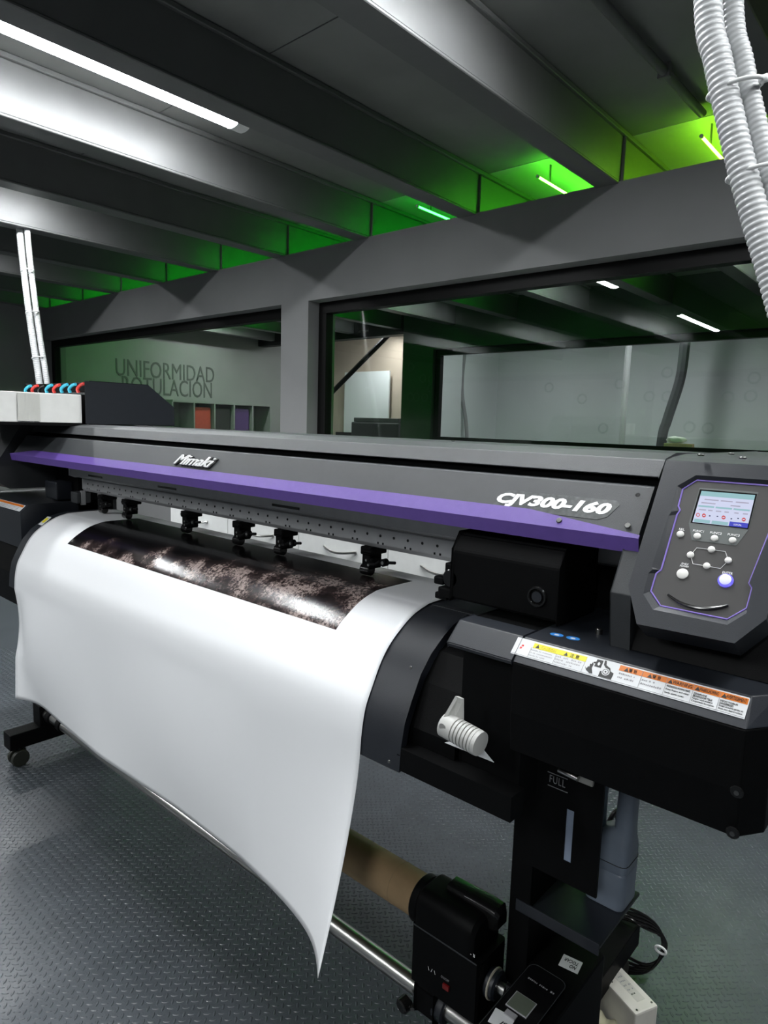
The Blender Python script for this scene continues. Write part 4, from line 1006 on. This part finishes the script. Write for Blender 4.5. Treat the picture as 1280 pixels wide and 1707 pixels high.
dtext('ON/OFF', 735, 1629, .018, .005); dtext('\\ / \\', 713, 1616, .018, .007, M_TXTW); dtext('- II', 784, 1592, .009, .006, M_TXTW)
p = aty(744, 1645, .9245); box('red_switch', mat('switch_red', (.16, .006, .006), .4), p.x-.007, p.x+.007, .921, .926, p.z-.005, p.z+.005, drv, bev=.001)
box('seam_line', M_CHAR, mx0+.0, mx1+.008, .9243, .9248, dz-.0225, dz-.0195, drv)
# ================================================================ CONTROL BOX WITH DISPLAY
ZB = .345
def cz(px, py, z=ZB): return atz(px, py, z)
q0, q1 = cz(1000, 1578), cz(830, 1700)
bx0, bx1 = -.503, -.410; by0, by1 = .80, 1.12
cb = empty('control_box', ((bx0+bx1)/2, .97, .135)); tag(cb, 'black control box with small grey display and paper note beside waste bottle', 'control box')
box('case', M_BLACK, bx0, bx1, by0, by1, .1365, ZB, cb, bev=.006)
m_raise = mat('panel_black', (.004, .004, .0045), .22, var=.1)
px0, px1, py0, py1 = bx0+.006, bx1-.018, by0+.012, 1.005
bm = bmesh.new(); rr = .014; pts = []
for (cx_, cy_, a0) in ((px1-rr, py1-rr, 0), (px0+rr, py1-rr, 90), (px0+rr, py0+rr, 180), (px1-rr, py0+rr, 270)):
    for k in range(6):
        t = math.radians(a0+18*k); pts.append((cx_+rr*math.cos(t), cy_+rr*math.sin(t), ZB))
a = [bm.verts.new(p) for p in pts]; b = [bm.verts.new((x, y, ZB+.004)) for x, y, z in pts]
for i in range(len(a)): bm.faces.new((a[i], a[(i+1) % len(a)], b[(i+1) % len(a)], b[i]))
bm.faces.new(b); fp = done(bm, 'face_plate', m_raise, cb)
tube('plate_edge', M_CHAR, [(x, y, ZB+.004) for x, y, z in pts]+[(pts[0][0], pts[0][1], ZB+.004)], .0007, fp, n=5)
zf = ZB+.0042
d4 = [cz(*p, zf) for p in ((865, 1657), (891, 1675), (873, 1694), (846, 1675))]
dcx = sum(p.x for p in d4)/4; dcy = sum(p.y for p in d4)/4
box('display_frame', mat('frame_grey', (.40, .40, .42), .4), dcx-.0195, dcx+.0195, dcy-.0185, dcy+.0185, zf, zf+.0015, fp, bev=.0006)
box('display', mat('lcd_grey', (.105, .125, .095), .3, var=.05), dcx-.0178, dcx+.0178, dcy-.0168, dcy+.0168, zf+.0015, zf+.0021, fp)
q = cz(851, 1693, zf); box('key', mat('key_grey', (.30, .30, .31), .4), q.x-.010, q.x+.010, q.y-.006, q.y+.006, zf, zf+.003, fp, bev=.001)
q = cz(882, 1634, zf); tq = cz(914, 1652, zf)
strokes('fine_print', fp, M_TXTG, Vector((px0+.012, (q.y+tq.y)/2, zf)), (1, 0, 0), (0, 1, 0), .05, .0042, 77, .0003)
def note(px, py, lines, label, ang):
    q = cz(px, py, ZB+.0003)
    o = box('paper_note', M_STICK, -.0175, .0175, -.0155, .0155, 0, .0004, cb, mw=Matrix.Translation((q.x, q.y, ZB+.0003 if py < 1660 else zf)) @ Matrix.Rotation(ang, 4, 'Z')); tag(o, label)
    u = Vector((math.cos(ang), math.sin(ang), 0)); v = Vector((-u.y, u.x, 0)); z0 = (ZB if py < 1660 else zf)+.0009
    for i, s in enumerate(lines): text('note_text', s, M_TXTK, Vector((q.x, q.y, z0)) - u*(.012) + v*(.002-.011*i), u, v, width=.024 if len(s) > 3 else .012, height=.008, thick=.0003, parent=o, shear=.3, offset=.01)
note(951, 1607, ('NO', 'TOCAR'), 'white note reading NO TOCAR', math.radians(188))
note(836, 1704, ('SI',), 'white note at the front of the plate', math.radians(188))
# ================================================================ WASTE BOTTLE
mb = mat('bottle_plastic', (.20, .24, .30), .35, var=.08, scale=20)
wb_ = empty('waste_ink_bottle', (-.385, 1.08, .4525)); tag(wb_, 'translucent blue-grey waste ink bottle standing on the black tray', 'bottle')
bc = aty(1018, 1470, 1.085)
def rr_ring(cx_, cy_, hx, hy, r, z):
    o_ = []
    for (sx_, sy_, a0) in ((1, 1, 0), (-1, 1, 90), (-1, -1, 180), (1, -1, 270)):
        for k in range(4):
            t = math.radians(a0+30*k); o_.append((cx_+sx_*(hx-r)+r*math.cos(t), cy_+sy_*(hy-r)+r*math.sin(t), z))
    return o_
cxB, cyB = -.416, 1.130
loft('bottle_body', mb, [rr_ring(cxB, cyB, .035, .031, .012, .4525), rr_ring(cxB, cyB, .038, .034, .013, .460), rr_ring(cxB, cyB, .038, .034, .013, .520), rr_ring(cxB, cyB, .0365, .0325, .013, .5225), rr_ring(cxB, cyB, .038, .034, .013, .525), rr_ring(cxB, cyB, .038, .034, .013, .560), rr_ring(cxB+.004, cyB, .032, .029, .013, .578), rr_ring(cxB+.019, cyB+.004, .016, .022, .012, .598), rr_ring(cxB+.021, cyB+.006, .014, .020, .012, .74), rr_ring(cxB+.021, cyB+.006, .010, .012, .008, .75)], wb_, autos=.6)
tube('bottle_handle', mb, spline([Vector((cxB-.026, cyB, .565)), Vector((cxB-.028, cyB, .60)), Vector((cxB-.026, cyB, .67)), Vector((cxB-.008, cyB, .705)), Vector((cxB+.022, cyB+.004, .70))], 5), .012, wb_, n=10)
tube('fill_line', M_TXTK, [Vector((cxB, cyB, .540))+Vector((x-cxB, y-cyB, 0))*1.005 for x, y, z in rr_ring(cxB, cyB, .038, .034, .013, 0)]+[Vector((cxB+.038*1.005, cyB+.021*1.005, .540))], .0008, wb_, n=5)
# ================================================================ POWER SUPPLY, CABLES, CLOTH
ZP = .085
f0, f1, n0 = atz(1013, 1588, ZP), atz(1000, 1605, ZP), atz(1097, 1676, ZP)
lx = Vector((n0.x-f0.x, n0.y-f0.y, 0)); Lp = lx.length; ux = lx.normalized(); uy = Vector((ux.y, -ux.x, 0))
if uy.dot(f1-f0) < 0: uy = -uy
Wp = .062
mw = Matrix.Translation((f0.x, f0.y, 0)) @ Matrix(((ux.x, uy.x, 0, 0), (ux.y, uy.y, 0, 0), (0, 0, 1, 0), (0, 0, 0, 1)))
psu = empty('power_supply', (f0+lx*.5).to_tuple()[:2]+(0,)); tag(psu, 'oblong ivory power supply box with printed label lying on the floor', 'power supply')
box('case', mat('psu_ivory', (.62, .60, .54), .5, var=.04), 0, Lp, 0, Wp, .0, ZP, psu, bev=.004, mw=mw)
for a_, b_ in ((.25, .01), (.45, Wp-.012), (.93, .008), (.95, Wp-.01)):
    p = mw @ Vector((Lp*a_, b_, ZP)); screw(psu, p, (0, 0, 1), .0025)
box('psu_label', mat('psu_label_ivory', (.50, .49, .44), .5), Lp*.08, Lp*.85, .014, .036, ZP, ZP+.0004, psu, mw=mw)
for i in range(9):
    p = mw @ Vector((Lp*(.11+.075*i), .034, ZP+.0006)); strokes('fine_print', psu, M_TXTK if i in (0, 8) else M_TXTG, p, -uy, ux, .016 if i % 3 else .019, .0045, 50+i, .0001)
cbn = empty('cable_bundle', (-.5, 1.62, 0)); tag(cbn, 'coiled black cables tied with a white strap behind the power supply', 'cable bundle')
cc_ = Vector((atz(1040, 1620, .06).x-.03, atz(1040, 1620, .06).y+.035, .10))
for k in range(5):
    r1, r2 = .125-.013*k, .092-.010*k; ph = .25*k
    pts = [cc_+Vector((.012*k-.02, 0, 0))+Vector((r1*math.cos(t)*.85, r1*math.cos(t)*.35+.006*k, r2*math.sin(t)))+Vector((0, .01*math.sin(3*t+ph), 0)) for t in [2*math.pi*q/36 for q in range(37)]]
    for p in pts: p.z = max(p.z, .006)
    tube('cable_loop', M_BLACKG, pts, .0036, cbn, n=8)
tube('cable_lead', M_BLACKG, resample(spline([cc_+Vector((-.02, 0, .085)), cc_+Vector((-.05, -.05, .20)), cc_+Vector((-.04, .03, .30)), cc_+Vector((-.03, .02, .12))], 10), .012), .006, cbn, n=8)
tube('cable_tie', M_WHITE, [cc_+Vector((.085+.012*math.cos(t), .036, .004+.008*math.sin(t))) for t in [2*math.pi*q/16 for q in range(17)]], .003, cbn, n=6)
cl = atz(1012, 1698, .02) + Vector((-.02, -.045, 0))
bm = bmesh.new(); bmesh.ops.create_grid(bm, x_segments=18, y_segments=14, size=1)
for v in bm.verts:
    x, y = v.co.x, v.co.y
    v.co = Vector((cl.x+x*.045, cl.y+y*.05, .012+.016*abs(math.sin(4*x+2*y)*math.cos(3*y-x))+.006*math.sin(9*x)))
    v.co.z = max(v.co.z, .003)
clo = done(bm, 'cloth', mat('cloth_cream', (.52, .50, .36), .9, var=.25, scale=25), smooth=True)
md = clo.modifiers.new('t', 'SOLIDIFY'); md.thickness = .002
tag(clo, 'crumpled cream cloth on the floor in front of the power supply', 'cloth')
